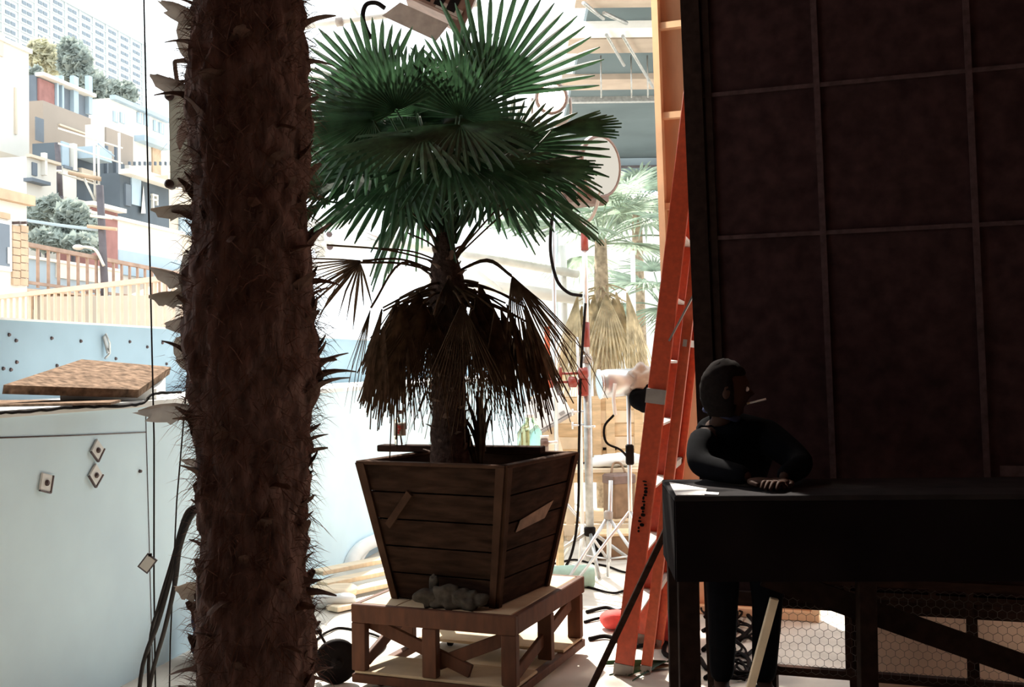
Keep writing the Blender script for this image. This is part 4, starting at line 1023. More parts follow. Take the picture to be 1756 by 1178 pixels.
# ------------------------------------------------------------ palms further back
def far_palm(lbl, cx, cy, D, n, rad, skirt, seed, sk_len=.8, hubr=.5, base_y=None):
    r = random.Random(seed); ctr = P(cx, cy, D)
    t = thing('fan_palm', lbl, 'palm', (ctr.x, ctr.y, 0))
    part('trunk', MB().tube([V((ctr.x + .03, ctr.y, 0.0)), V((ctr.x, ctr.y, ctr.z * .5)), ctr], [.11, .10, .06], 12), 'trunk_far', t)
    for i in range(n):
        a = i * 2.39996 + r.uniform(-.2, .2); el = r.uniform(-.35, .95)
        d = V((math.cos(a) * math.cos(el), math.sin(a) * math.cos(el), math.sin(el)))
        hub = ctr + d * hubr * r.uniform(.7, 1.15); nr = V((-d.x * math.sin(el), -d.y * math.sin(el), math.cos(el) + .2)); nr = (nr + V((0, -.5, 0)) * r.random()).normalized()
        fan(mb := MB(), ctr + V((0, 0, -.05)), hub, d - V((0, 0, .15)), nr, rad * r.uniform(.8, 1.15), nseg=24, spread=r.uniform(130, 200), droop=r.uniform(.05, .22), split=.45, rnd=r, petiole=.009)
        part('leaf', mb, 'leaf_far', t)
    for i in range(skirt):
        a = i * 2.39996; d = V((math.cos(a), math.sin(a), 0)); b0 = ctr + V((0, 0, -.45 - .15 * r.random()))
        fan(mb := MB(), b0, b0 + d * r.uniform(.14, .30) + V((0, 0, -.08)), (d * .22 + V((0, 0, -1))), d, sk_len * r.uniform(.75, 1.1), nseg=12, spread=r.uniform(30, 50), droop=.03, split=.35, rnd=r, narrow=.9, jag=.2, petiole=.008)
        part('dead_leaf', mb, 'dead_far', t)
    return t
far_palm('pale green fan palm with a straw skirt standing behind the lamp stand', 1030, 410, 11.0, 22, .62, 20, 3, .95, .62)
far_palm('hazy taller fan palm farther back beside the tan flat', 1092, 345, 14.5, 16, .75, 0, 5, hubr=.45)
far_palm('low fan palm peeping out left of the stepladder', 1136, 520, 13.2, 12, .62, 0, 9, hubr=.55)

# ------------------------------------------------------------ white tube truss behind the palm
WD = 10.4
def wp(x, y, d=0.0): return P(x, y, WD + d)
wt = thing('tube_truss', 'white tubular truss crossing behind the palm stem', 'truss', wp(560, 440))
part('chord', MB().tube([wp(440, 440), wp(640, 462), wp(1000, 512, 1)], .075, 10), 'white', wt)
part('chord', MB().tube([wp(440, 380), wp(640, 382)], .05, 10), 'white', wt)
part('chord', MB().tube([wp(440, 420), wp(690, 418), wp(990, 470, 1)], .045, 10), 'plate_grey', wt)
part('strut', MB().tube([wp(585, 382), wp(668, 416)], .042, 10), 'silver', wt); part('strut', MB().tube([wp(760, 420), wp(860, 500, .5)], .03, 8), 'white', wt)
part('post', MB().tube([wp(670, 366), wp(672, 440)], .035, 8), 'plate_grey', wt); part('post', MB().tube([wp(545, 380), wp(550, 440)], .05, 8), 'plate_grey', wt)
bz = wp(495, 440); part('post', MB().tube([V((bz.x, bz.y, 1.75)), bz], .05, 8), 'white', wt)
bz = wp(965, 470, 1); part('post', MB().tube([V((bz.x, bz.y, 0)), bz + V((0, 0, .3))], .045, 8), 'white', wt)
for x, y in ((562, 380), (565, 402), (566, 424)): part('bolt', MB().lathe(wp(x, y, -.06), (0, -1, 0), [(.03, 0), (.03, .02), (.02, .03)], 8), 'bolt', wt)
# uprights behind
for i, (x, y0_, y1_, D, m, lbl) in enumerate(((938, 560, 940, 10.8, 'red2', 'thin orange upright post far back left of the lamp stand'), (1085, 430, 900, 13, 'white', 'thin white upright post beyond the straw-skirted palm'), (952, 345, 940, 12.2, 'silver', 'thin grey mast standing far behind the round lamp'))):
    a = P(x, y0_, D); single('upright_post', MB().tube([V((a.x, a.y, 0)), a], .028, 8), m, lbl, 'post')

# ------------------------------------------------------------ plank crate, workbench, gear at the back
BDp = 9.6
def bp_(x, y, d=0.0): return P(x, y, BDp + d)
def planks_crate():
    a, b = bp_(912, 800), bp_(1105, 800); ztop = bp_(1000, 682).z; zb = .62
    t = thing('plank_crate', 'large pale plank crate resting on the timber workbench at the back', 'crate', V(((a.x + b.x) / 2, a.y, zb)))
    n = 5; x0, x1 = a.x, b.x; hgt = (ztop - zb) / n
    for i in range(n):
        part('plank', MB().box(((x0 + x1) / 2, BDp, zb + hgt * (i + .5)), (x1 - x0, .03, hgt - .008), None, .004), 'pine_pale' if i % 2 else 'pine', t)
        part('plank', MB().box(((x0 + x1) / 2, BDp + .55, zb + hgt * (i + .5)), (x1 - x0, .03, hgt - .008), None, .004), 'pine', t)
    for x in (x0 + .05, (x0 + x1) / 2 + .08, (x0 + x1) / 2 + .20, x1 - .05): part('upright_batten', MB().box((x, BDp - .03, (zb + ztop) / 2), (.075, .03, ztop - zb), None, .003), 'pine', t)
    for x in (x0 + .02, x1 - .02): part('end_panel', MB().box((x, BDp + .275, (zb + ztop) / 2), (.03, .52, ztop - zb)), 'pine', t)
    part('base_board', MB().box(((x0 + x1) / 2, BDp + .275, zb + .012), (x1 - x0 - .08, .50, .02)), 'pine', t)
    part('grip_hole', MB().box((bp_(1045, 769).x, BDp - .02, bp_(1045, 769).z), (.12, .02, .022)), 'black', t)
planks_crate()
t = thing('workbench', 'pale timber workbench frame under the plank crate at the back', 'bench', (bp_(1000, 900).x, BDp, 0))
x0, x1 = bp_(915, 800).x, bp_(1112, 800).x
for k in range(3): part('top_board', MB().box(((x0 + x1) / 2, BDp - .28 + .36 * k, .59), (x1 - x0, .35, .035), None, .004), 'pine_pale', t)
part('apron', MB().box(((x0 + x1) / 2, BDp - .42, .53), (x1 - x0 - .04, .03, .08)), 'pine', t); part('apron', MB().box(((x0 + x1) / 2, BDp + .58, .53), (x1 - x0 - .04, .03, .08)), 'pine', t)
for x in (x0 + .08, x0 + .30, x0 + .62, x1 - .08):
    part('leg', MB().box((x, BDp - .40, .285), (.07, .05, .57), None, .003), 'pine_pale', t)
for x in (x0 + .08, x1 - .08): part('leg', MB().box((x, BDp + .55, .285), (.07, .05, .57), None, .003), 'pine', t)
part('bottom_rail', MB().box(((x0 + x1) / 2, BDp - .43, .09), (x1 - x0 - .02, .03, .09)), 'pine_pale', t)
part('lower_shelf', MB().box(((x0 + x1) / 2, BDp + .08, .14), (x1 - x0 - .2, .85, .02)), 'pine_pale', t)
# brace board leaning on the crate and tilted white case
a, b = bp_(925, 676, -.10), bp_(962, 800, -.42)
single('leaning_board', MB().bar(V((b.x, BDp - .34, .61)), V((a.x, BDp - .06, a.z)), .12, .022, V((0, -1, 0)), .003), 'pine_pale', 'pale narrow board leaning against the left end of the plank crate', 'board')
c = bp_(938, 700, -.22); R = Matrix.Rotation(math.radians(-28), 3, 'Y') @ Matrix.Rotation(math.radians(20), 3, 'Z')
ec = thing('white_case', 'tilted white flat case propped against the top left of the plank crate', 'case', c - V((0, 0, .15)))
part('shell', MB().box(c, (.34, .10, .27), R, .008), 'white', ec); part('lip', MB().box(c - R @ V((0, .02, .15)), (.345, .12, .025), R, .004), 'lamp_grey', ec)
part('latch', MB().box(c + R @ V((.08, -.056, -.10)), (.05, .012, .03), R), 'galv', ec)
# clear jug and clamp behind the planter
c = P(914, 776, 7.4); 
jb = P(914, 790, 7.65)
gs_ = thing('clear_jug', 'clear glass jug with greenish tint beside a metal clamp behind the planter', 'jug', (jb.x, jb.y, 0))
# small table carrying it
tb = thing('small_table', 'small pale side table hidden mostly behind the planter, carrying the jug', 'table', (jb.x, jb.y, 0))
part('top', MB().box((jb.x, jb.y, .80), (.44, .44, .03), None, .004), 'pine_pale', tb)
for sx in (-1, 1):
    for sy in (-1, 1): part('leg', MB().box((jb.x + sx * .18, jb.y + sy * .18, .392), (.04, .04, .784)), 'pine', tb)
gs_.location = (jb.x - .02, jb.y, .816); ROOT[gs_] = V((jb.x - .02, jb.y, .816))
jc = ROOT[gs_]
part('vessel', MB().lathe(jc, (0, 0, 1), [(.085, 0), (.09, .01), (.09, .20), (.06, .25), (.032, .27), (.032, .31)], 20), 'green_glass', gs_)
part('stopper', MB().lathe(jc, (0, 0, 1), [(.034, .305), (.036, .31), (.036, .33), (.03, .333)], 14), 'white', gs_)
gc = V((jb.x + .08, jb.y - .14, .816))
cl = thing('grip_clamp', 'small metal grip clamp with white tee handle standing by the jug', 'clamp', gc)
part('jaw', MB().box(gc + V((0, 0, .06)), (.055, .045, .12), None, .008), 'lamp_grey', cl); part('head', MB().lathe(gc + V((-.03, 0, .135)), (1, 0, 0), [(.02, 0), (.032, .006), (.032, .05), (.02, .056)], 12), 'lamp_brown', cl)
part('tee_handle', MB().tube([gc + V((.02, 0, .135)), gc + V((.09, -.01, .14))], .011, 8).tube([gc + V((-.03, 0, .175)), gc + V((.03, 0, .178))], .012, 8), 'white', cl)
# silver lamp head wrapped in black cloth
c = P(1052, 657, 6.9); d = V((1, .15, .06)).normalized()
sl = thing('silver_lamp', 'silver cylindrical lamp head draped with black cloth left of the stepladder', 'lamp', c)
part('can', MB().lathe(c - d * .09, d, [(.055, 0), (.085, .006), (.092, .05), (.085, .21), (.05, .22)], 24), 'silver', sl)
part('rim', MB().lathe(c - d * .095, d, [(.084, 0), (.096, 0), (.096, .014), (.084, .014)], 24), 'chrome', sl)
part('wrap', MB().blob(c + d * .17 + V((0, 0, .015)), (.09, .10, .085), .7, frame_of(d) @ RZ(math.pi / 2), amp=.6, freq=16, seed=2), 'lamp_grey', sl)
part('wrap', MB().blob(c + d * .20 + V((0, 0, -.10)), (.10, .10, .09), .8, frame_of(d) @ RZ(math.pi / 2), amp=.4, freq=14, seed=4), 'cloth_black', sl)
part('bail', MB().tube([c + V((0, -.09, 0)), c + V((-.01, -.09, -.10)), c + V((.0, -.09, -.20))], .012, 8), 'white', sl)
sp_ = c + V((.10, .05, -.25))
part('post', MB().tube([V((sp_.x, sp_.y, .1)), c + V((.10, .05, -.05))], .014, 8), 'silver', sl)
for k in range(3):
    a = .9 + 2.094 * k; dd = V((math.cos(a), math.sin(a), 0)); part('leg', MB().tube([V((sp_.x, sp_.y, .55)), V((sp_.x, sp_.y, .012)) + dd * .42], .011, 6), 'silver', sl)
part('lead', MB().tube(bez([c + V((-.01, -.09, -.20)), c + V((-.07, -.1, -.27)), c + V((-.06, -.1, -.37)), c + V((.03, -.05, -.42)), V((sp_.x - .01, sp_.y - .02, c.z - .48))], 5), .008, 6), 'rubber', sl)
part('switch_box', MB().box((sp_.x, sp_.y - .02, c.z - .46), (.05, .05, .13), None, .008), 'black', sl)
# canvas bag slung on the bench
c = bp_(1062, 850, -.62); bg_ = thing('canvas_bag', 'brown square canvas bag hanging from the front edge of the workbench', 'bag', c - V((0, 0, .19)))
part('sack', MB().box(c, (.22, .17, .36), RZ(.5), .02), 'bag', bg_); part('flap', MB().box(c + V((0, 0, .14)), (.228, .178, .09), RZ(.5), .015), 'lamp_brown', bg_)
part('strap', MB().tube(bez([c + V((-.06, .05, .18)), c + V((-.03, .16, .25)), c + V((.03, .16, .25)), c + V((.06, .05, .18))], 4), .01, 6), 'bag', bg_)
c = V((bp_(1050, 800).x, BDp - .30, .611)); cs = thing('white_sheet', 'crumpled white cloth lying on the workbench front edge', 'cloth', c)
part('bundle', MB().blob(c + V((0, 0, .055)), (.20, .12, .055), .8, amp=.5, freq=12, seed=1), 'white_cloth', cs); part('fold', MB().blob(c + V((.1, -.02, .08)), (.09, .08, .04), .8, amp=.5, freq=14, seed=6), 'white_cloth', cs)

# ------------------------------------------------------------ gear on the floor
c = floor_at(1128, 1100); sbg = thing('sandbag', 'red double sandbag slumped on the floor right of the stepladder foot', 'sandbag', (c.x, c.y, 0))
part('pouch', MB().blob((c.x + .05, c.y - .02, .075), (.13, .09, .075), .7, RZ(.2), amp=.2, freq=10, seed=1), 'sandbag', sbg)
part('pouch', MB().blob((c.x - .02, c.y + .17, .07), (.14, .08, .07), .7, RZ(.1), amp=.2, freq=10, seed=3), 'sandbag', sbg)
part('handle', MB().tube(bez([V((c.x - .06, c.y + .06, .12)), V((c.x, c.y + .07, .165)), V((c.x + .08, c.y + .06, .12))], 5), .012, 6), 'sandbag', sbg)
c = floor_at(1060, 1086); single('sandbag', MB().blob((c.x, c.y + .1, .05), (.09, .07, .05), .7, amp=.2, freq=10, seed=8), 'sandbag', 'small red sandbag just left of the stepladder foot', 'sandbag')
c = floor_at(962, 1010); gr = thing('green_roll', 'pale green rolled mat lying on the floor behind the wooden stand', 'roll', (c.x, c.y, 0))
part('roll', MB().tube([(c.x - .32, c.y, .075), (c.x + .22, c.y + .05, .075)], .075, 18), 'green_roll', gr); part('end_spiral', MB().lathe((c.x + .22, c.y + .05, .075), (1, .1, 0), [(.05, 0), (.05, .004), (.02, .006)], 14), 'plate_grey', gr)
c = floor_at(945, 945); rl_ = thing('cable_reel', 'small black cable reel on the floor behind the planter', 'reel', (c.x, c.y, 0))
for s in (-.07, .05): part('flange', MB().lathe((c.x + s, c.y, .13), (1, .3, 0), [(.13, 0), (.13, .015), (.02, .02)], 20), 'black', rl_)
part('drum', MB().tube([(c.x - .06, c.y - .02, .13), (c.x + .06, c.y + .02, .13)], .075, 14), 'rubber', rl_)
c = floor_at(1062, 955); ap = thing('wooden_box', 'low dark wooden box on the floor beneath the workbench front', 'box', (c.x, c.y, 0))
part('body', MB().box((c.x, c.y, .09), (.42, .24, .18), RZ(.1), .005), 'bag', ap); part('lid', MB().box((c.x, c.y, .19), (.44, .26, .02), RZ(.1), .004), 'pine', ap); part('end_stripe', MB().box((c.x - .17, c.y - .135, .09), (.06, .02, .16), RZ(.1)), 'black', ap)
# boards piled left behind the stand
lbl = ['pale weathered board topmost on the pile left of the planter foot', 'second pale board down in the pile left of the planter foot', 'third pale board low in the pile left of the planter foot', 'lowest pale board of the pile left of the planter foot']
for i in range(4):
    a, b = floor_at(545 + i * 8, 1024 + i * 9), floor_at(720 + i * 6, 985 + i * 9); z = .16 - .045 * i
    a.z = b.z = z
    single('board', MB().bar(a, b, .11, .030, V((0, 0, 1)), .003), 'pine_pale', lbl[i], 'board', )
for k, xx in enumerate((600, 670)):
    c = floor_at(xx, 1016 - k * 14); single('timber_block', MB().box((c.x, c.y, .005), (.05, .22, .01)), 'pine', ['left', 'right'][k] + ' thin timber bearer under the board pile', 'timber')
c = floor_at(562, 1042); rk = thing('cloth_heap', 'pale cream cloth heap on the floor between trunk and wooden stand', 'cloth', (c.x, c.y, 0))
part('heap', MB().blob((c.x, c.y + .1, .06), (.16, .12, .06), .8, amp=.35, freq=10, seed=2), 'pine_pale', rk); part('fold', MB().blob((c.x + .05, c.y, .05), (.12, .08, .05), .8, amp=.4, freq=12, seed=3), 'white_cloth', rk)
# pale plank leaning under the platform
b = P(1328, 1026, 4.36); a = P(1284, 1190, 4.42); a = b + (a - b) * (b.z / (b.z - a.z))
single('pale_plank', MB().bar(a, b, .034, .02, V((0, -1, 0)), .003), 'pine_pale', 'pale short plank leaning upright under the black platform', 'plank')
# low light tripod
c = floor_at(1045, 1010)
tr_ = thing('light_tripod', 'low silver light tripod with splayed legs left of the stepladder', 'tripod', (c.x, c.y, 0))
part('column', MB().tube([(c.x, c.y, .18), (c.x + .02, c.y, .72)], .014, 10), 'silver', tr_); part('boss', MB().lathe((c.x, c.y, .46), (0, 0, 1), [(.02, 0), (.03, .01), (.03, .05), (.02, .06)], 12), 'lamp_grey', tr_)
for k in range(3):
    a = 3.6 + 2.094 * k; d = V((math.cos(a), math.sin(a), 0))
    part('leg', MB().tube([V((c.x, c.y, .48)), V((c.x, c.y, .012)) + d * .38], .011, 8), 'silver', tr_); part('link', MB().tube([V((c.x, c.y, .2)), V((c.x, c.y, .24)) + d * .2], .006, 6), 'silver', tr_)
# cables over the floor
def floor_cable(pts, r, lbl, seed, wig=.05, m='rubber'):
    rr_ = random.Random(seed); p = []
    for i, (x, y) in enumerate(pts):
        q_ = floor_at(x, y); q_.z = r + (.004 if i % 2 else 0); p.append(q_)
    out = bez(p, 8); single('floor_cable', MB().tube([V((v.x + wig * .3 * mnoise.noise(v * 4), v.y + wig * mnoise.noise(v * 3 + V((9, 0, 0))), v.z)) for v in out], r, 6), m, lbl, 'cable')
FC = [
 ([(1005, 1052), (1040, 1046), (1060, 1050), (1085, 1040), (1120, 1030), (1160, 1034)], 'black cable crossing level right of the wooden stand, behind the ladder'),
 ([(1005, 1070), (1035, 1064), (1062, 1068), (1100, 1076), (1140, 1062)], 'black cable passing just behind the stepladder foot'),
 ([(1010, 1100), (1040, 1096), (1080, 1110), (1110, 1112), (1150, 1104)], 'black cable lying nearest in front of the red sandbag'),
 ([(930, 1012), (960, 1000), (1010, 1008), (1050, 1020), (1090, 1012), (1150, 1018)], 'thin cable behind the stand running toward the tan flat'),
 ([(950, 968), (985, 962), (1030, 970), (1080, 985), (1130, 978)], 'thin cable on the floor in front of the workbench'),
 ([(1130, 1020), (1118, 1008), (1124, 996), (1138, 1000), (1140, 1018), (1124, 1026), (1112, 1016)], 'coil of dark cable on the floor behind the red ladder'),
 ([(1165, 1100), (1145, 1105), (1135, 1120), (1150, 1132), (1180, 1138), (1200, 1128)], 'dark cable curling out left of the platform leg'),
 ([(1205, 1120), (1225, 1100), (1255, 1112), (1250, 1140), (1215, 1150), (1202, 1135)], 'black cable coil nearest the platform leg under the skirt'),
 ([(1210, 1060), (1240, 1044), (1275, 1050), (1290, 1075), (1265, 1098), (1230, 1088), (1215, 1068)], 'large black cable coil deep under the platform'),
 ([(1205, 1030), (1240, 1020), (1280, 1026), (1310, 1022), (1290, 1040), (1240, 1048), (1215, 1040)], 'black cable loops farthest back under the platform'),
 ([(1210, 1165), (1240, 1150), (1275, 1160), (1285, 1140), (1265, 1125), (1235, 1135)], 'black cable coil at the bottom edge beneath the platform'),
 ([(1205, 1085), (1235, 1075), (1280, 1090), (1298, 1110), (1280, 1130)], 'black cable snaking upright of the others under the platform'),
 ([(545, 1100), (560, 1088), (585, 1080), (640, 1090), (660, 1110), (640, 1130)], 'thin dark cable looping under the left end of the wooden stand'),
]
for i, (p, l) in enumerate(FC): floor_cable(p, (.011, .009, .012, .008, .008, .011, .013, .013, .012, .012, .012, .010, .007)[i], l, i)
rt_ = random.Random(12)
for i in range(9):
    cx, cy = rt_.uniform(1222, 1290), rt_.uniform(1030, 1165); n_ = rt_.randint(6, 9); ph = rt_.uniform(0, 6)
    pp = [floor_at(cx + (18 + 16 * rt_.random()) * math.cos(ph + k_ * 1.9), cy + 12 * math.sin(ph + k_ * 1.9) * (1 + .4 * rt_.random())) for k_ in range(n_)]
    for k_, v in enumerate(pp): v.z = .012 + .012 * (k_ % 3)
    single('floor_cable', MB().tube(bez(pp, 5), .0065, 5), 'rubber', 'thin black cable in the dense tangle on the floor under the black platform', 'cable', 'tangled cables under the platform')
# palm litter on the floor by the ladder
c = floor_at(1118, 1146); t = thing('palm_litter', 'dark dropped palm frond lying on the floor right of the ladder foot', 'frond', (c.x, c.y, 0))
part('blade', fan(MB(), V((c.x + .16, c.y + .10, .012)), V((c.x + .08, c.y + .04, .02)), (-1, -.35, -.02), (0, 0, 1), .26, nseg=14, spread=70, droop=.02, rnd=random.Random(2), petiole=.006, jag=.3), 'leaf', t)
part('blade', fan(MB(), V((c.x + .20, c.y + .02, .012)), V((c.x + .10, c.y - .02, .016)), (-1, .05, -.01), (0, 0, 1), .20, nseg=10, spread=60, droop=.02, rnd=random.Random(3), petiole=.006, jag=.3), 'dead', t)
# ------------------------------------------------------------ town on the hillside beyond the wall
def hill_z(x, y):
    z = 0
    for (a, za), (b, zb) in zip(HP, HP[1:]):
        if a <= y <= b: z = za + (zb - za) * (y - a) / (b - a)
    s = x / max(y, .1)
    edge = min(1, max(0, (-.25 - s) / .05)); return z * edge - .12 * (1 - edge)
HP = [(0, -.12), (13, -.12), (13.5, 1.1), (21, 1.5), (26.6, 1.9), (26.8, 3.35), (34, 3.5), (40, 5.0), (60, 9), (100, 18), (200, 42), (330, 70), (520, 80)]
mb = MB(); ys = [13, 13.5, 15, 17, 19, 21, 23, 24.6, 26.6, 26.8, 30, 34, 37, 40, 45, 50, 60, 75, 100, 140, 200, 260, 330, 420, 520]; ss = [-1.3 + 1.06 * i / 34 for i in range(35)]
for y in ys:
    for s in ss: mb.v.append(V((s * y, y, hill_z(s * y, y) + (.02 * y * mnoise.noise(V((s * y, y, 0)) * .15) if y > 40 else 0))))
k = len(ss)
for i in range(len(ys) - 1):
    for j in range(k - 1): mb.f.append((i * k + j, i * k + j + 1, (i + 1) * k + j + 1, (i + 1) * k + j)); mb.smooth.append(True)
struct('hillside', mb, 'hill')
TU = V((.20, 1, 0)).normalized(); TN = V((TU.y, -TU.x, 0))
def end_at(p, px):
    lo, hi = 0.0, 4000.0
    for _ in range(60):
        m = (lo + hi) / 2
        if pix(p + TU * m)[0] < px: lo = m
        else: hi = m
    return lo
class Block:                        # a building face running along the street, seen from the stage
    def __init__(s, xl, xr, yt, yb, D, depth):
        s.p = P(xl, yb, D); s.zt = P(xl, yt, D).z; s.L = end_at(V((s.p.x, s.p.y, (s.p.z + s.zt) / 2)), xr); s.depth = depth
        e = s.p + TU * s.L; s.zb = min(s.p.z, hill_z(s.p.x, s.p.y), hill_z(e.x, e.y)) - .2; s.D = D
    def at(s, px, py, off=0.0): return on_plane(px, py, s.p + TN * off, TN)
    def box(s, off0=0.0, zt=None): 
        a = V((s.p.x, s.p.y, s.zb)); b = a + TU * s.L; c, d = b - TN * s.depth, a - TN * s.depth; up = V((0, 0, (zt or s.zt) - s.zb)); return MB().hexa([a, b, c, d], [a + up, b + up, c + up, d + up])
    def panel(s, x0, y0, x1, y1, off=.05, th=None):    # rectangle on the face: left px x0 top y0 / right px x1 bottom y1
        a = s.at(x0, y1); zt = s.at(x0, y0).z; L = end_at(V((a.x, a.y, (a.z + zt) / 2)), x1); b = a + TU * L; th = th or off
        o1, o0 = TN * off, TN * (off - th); up = V((0, 0, zt - a.z)); return MB().hexa([a + o1, b + o1, b + o0, a + o0], [a + o1 + up, b + o1 + up, b + o0 + up, a + o0 + up])
    def thing(s, name, lbl, cat): return thing(name, lbl, cat, V((s.p.x, s.p.y, s.zb + .2)) + TU * s.L / 2)
# hotel slab on the skyline
hb = Block(-30, 252, -75, 300, 400, 18)
ht = hb.thing('hotel_block', 'long pale hotel block with rows of paired windows on the skyline', 'building')
part('wall', hb.box(), 'hotel', ht)
part('roof_slab', hb.panel(-30, -78, 252, -72, .8), 'hotel', ht)
FLH, ncol = (hb.zt - P(-30, 300, 400).z) / 27, 11
Lc = hb.L / (ncol + .5); wm = mesh('window', MB().box((0, 0, 0), (Lc * .26, .35, FLH * .42)), 'hotel_pane', V((0, 0, 0)))
HRm = Matrix((TU, TN, V((0, 0, 1)))).transposed()
for r in range(13):
    z = hb.zt - FLH * (r + .7) * 1.15
    part('floor_band', MB().box(V((hb.p.x, hb.p.y, z - FLH * .45)) + TU * hb.L / 2 + TN * .18, (hb.L, .36, FLH * .14), HRm), 'hotel', ht)
    for c_ in range(ncol):
        for s in (-.16, .16): inst('window', wm, ht, V((hb.p.x, hb.p.y, z)) + TU * (Lc * (c_ + .6 + s)) + TN * .06, HRm)
for c_ in range(ncol + 1): part('pier', MB().box(V((hb.p.x, hb.p.y, hb.zt - FLH * 8)) + TU * Lc * (c_ + .1) + TN * .22, (Lc * .10, .44, FLH * 16), HRm), 'hotel', ht)
# cream block at far left
b1 = Block(-60, 50, 40, 330, 46, 8); t = b1.thing('cream_block', 'plain cream building rising at the left edge of the picture', 'building'); part('wall', b1.box(), 'cream', t)
part('parapet', b1.panel(-60, 36, 51, 44, .15), 'cream', t); part('chimney', b1.panel(-4, 55, 3, 95, .1, .6), 'cream2', t); part('down_pipe', b1.panel(24, 150, 27, 230, .08), 'cream2', t)
part('ledge', b1.panel(-40, 250, 52, 262, .25), 'cream2', t); part('vent', b1.panel(14, 268, 26, 280, .06), 'town_slate', t); part('awning', b1.panel(-40, 305, 40, 325, .7, .1), 'town_blue', t); part('lamp_bracket', b1.panel(24, 300, 46, 306, .4), 'town_slate', t)
# low corner shop, lower left
b2 = Block(-40, 46, 320, 500, 23.2, 4); t = b2.thing('corner_shop', 'corner building with orange cornice, dark window and tan brick pier', 'building'); part('wall', b2.box(), 'cream', t)
part('cornice', b2.panel(-40, 316, 49, 334, .18), 'orange_wood', t); part('signboard', b2.panel(-30, 358, 14, 368, .06), 'orange_wood', t)
w_ = part('window_frame', b2.panel(-30, 372, 17, 460, .05), 'white', t); part('pane', b2.panel(-28, 378, 13, 452, .06, .02), 'town_pane', w_); part('shutter', b2.panel(8, 424, 14, 452, .09, .02), 'white', w_)
for j in range(8):
    for i in range(2): part('brick', b2.panel(19 + i * 13.5 - .0, 386 + j * 13, 31.5 + i * 13.5, 397.5 + j * 13, .05 + .01 * ((i + j) % 2)), 'orange_wood', t)
part('lamp', b2.panel(20, 380, 23, 384, .2), 'bolt', t); part('lamp', b2.panel(31, 380, 34, 384, .2), 'bolt', t)
# dark glazed pavilion upper middle
b3 = Block(62, 152, 128, 190, 68, 2); t = b3.thing('glazed_pavilion', 'dark glazed pavilion with pale columns above the tan wall', 'building'); part('wall', b3.box(), 'town_slate', t)
part('roof_edge', b3.panel(60, 124, 152, 130, .6), 'cream', t)
for x0, x1 in ((91, 94), (100, 103), (120, 128), (146, 152)): part('column', b3.panel(x0, 130, x1, 195, .3), 'town_blue', t)
part('brick_bay', b3.panel(64, 134, 90, 172, .15), 'town_brick', t)
# tan rendered wall
b4 = Block(74, 156, 172, 262, 56, 1.6); t = b4.thing('tan_house', 'tan rendered house wall with dark openings, scaffold poles before it', 'building'); part('wall', b4.box(), 'town_tan', t)
part('string_course', b4.panel(100, 212, 156, 215, .1), 'cream2', t); part('dark_window', b4.panel(60, 200, 74, 240, .05), 'town_slate', t)
# dark shopfront below it
b5 = Block(98, 214, 244, 352, 47, 1.2); t = b5.thing('dark_shopfront', 'dark slate shopfront with pale canopy and door under the tan house', 'building'); part('wall', b5.box(), 'town_dark', t)
part('bay', b5.panel(104, 242, 116, 290, .08), 'town_blue', t); part('mullion', b5.panel(118, 246, 124, 292, .25), 'cream', t); part('canopy', b5.panel(128, 252, 158, 272, 1.0, .9), 'town_blue', t)
part('door_panel', b5.panel(104, 285, 127, 342, .12), 'cream', t); part('shop_box', b5.panel(130, 288, 155, 305, .3), 'cream2', t); part('cream_step', b5.panel(98, 338, 214, 350, .5), 'cream', t); part('sill', b5.panel(104, 283, 128, 288, .2), 'town_slate', t)
for x0 in (165, 180, 196): part('pier', b5.panel(x0, 250, x0 + 2, 330, .12), 'town_slate', t)
# middle row right: pale wall with ledge
b6 = Block(178, 284, 212, 318, 53, 1.0); t = b6.thing('pale_terrace', 'pale terrace house with tan panels and a white ledge', 'building'); part('wall', b6.box(), 'cream', t)
part('tan_panel', b6.panel(180, 218, 226, 288, .08), 'town_tan', t); part('tan_panel', b6.panel(260, 250, 274, 305, .08), 'orange_wood', t); part('white_ledge', b6.panel(200, 284, 288, 296, .7), 'cream', t)
part('awning', b6.panel(230, 232, 275, 242, .6), 'town_blue', t)
for k in range(9): part('railing_post', b6.panel(204 + k * 9, 278, 206 + k * 9, 284, .6, .1), 'town_slate', t)
# pale houses above it, toward the right
b7 = Block(190, 285, 168, 232, 84, 2); t = b7.thing('upper_house', 'faint pale upper house with blue windows high on the hill', 'building'); part('wall', b7.box(), 'cream', t)
for x0, y0 in ((193, 190), (205, 192), (234, 192), (246, 196), (262, 206), (272, 210)): f = part('window', b7.panel(x0, y0, x0 + 8, y0 + 18, .1), 'town_blue', t); part('sash', b7.panel(x0 + 3.5, y0 + 1, x0 + 4.5, y0 + 18, .14), 'white', f)
part('roof', b7.panel(188, 163, 286, 170, .5), 'town_blue', t)
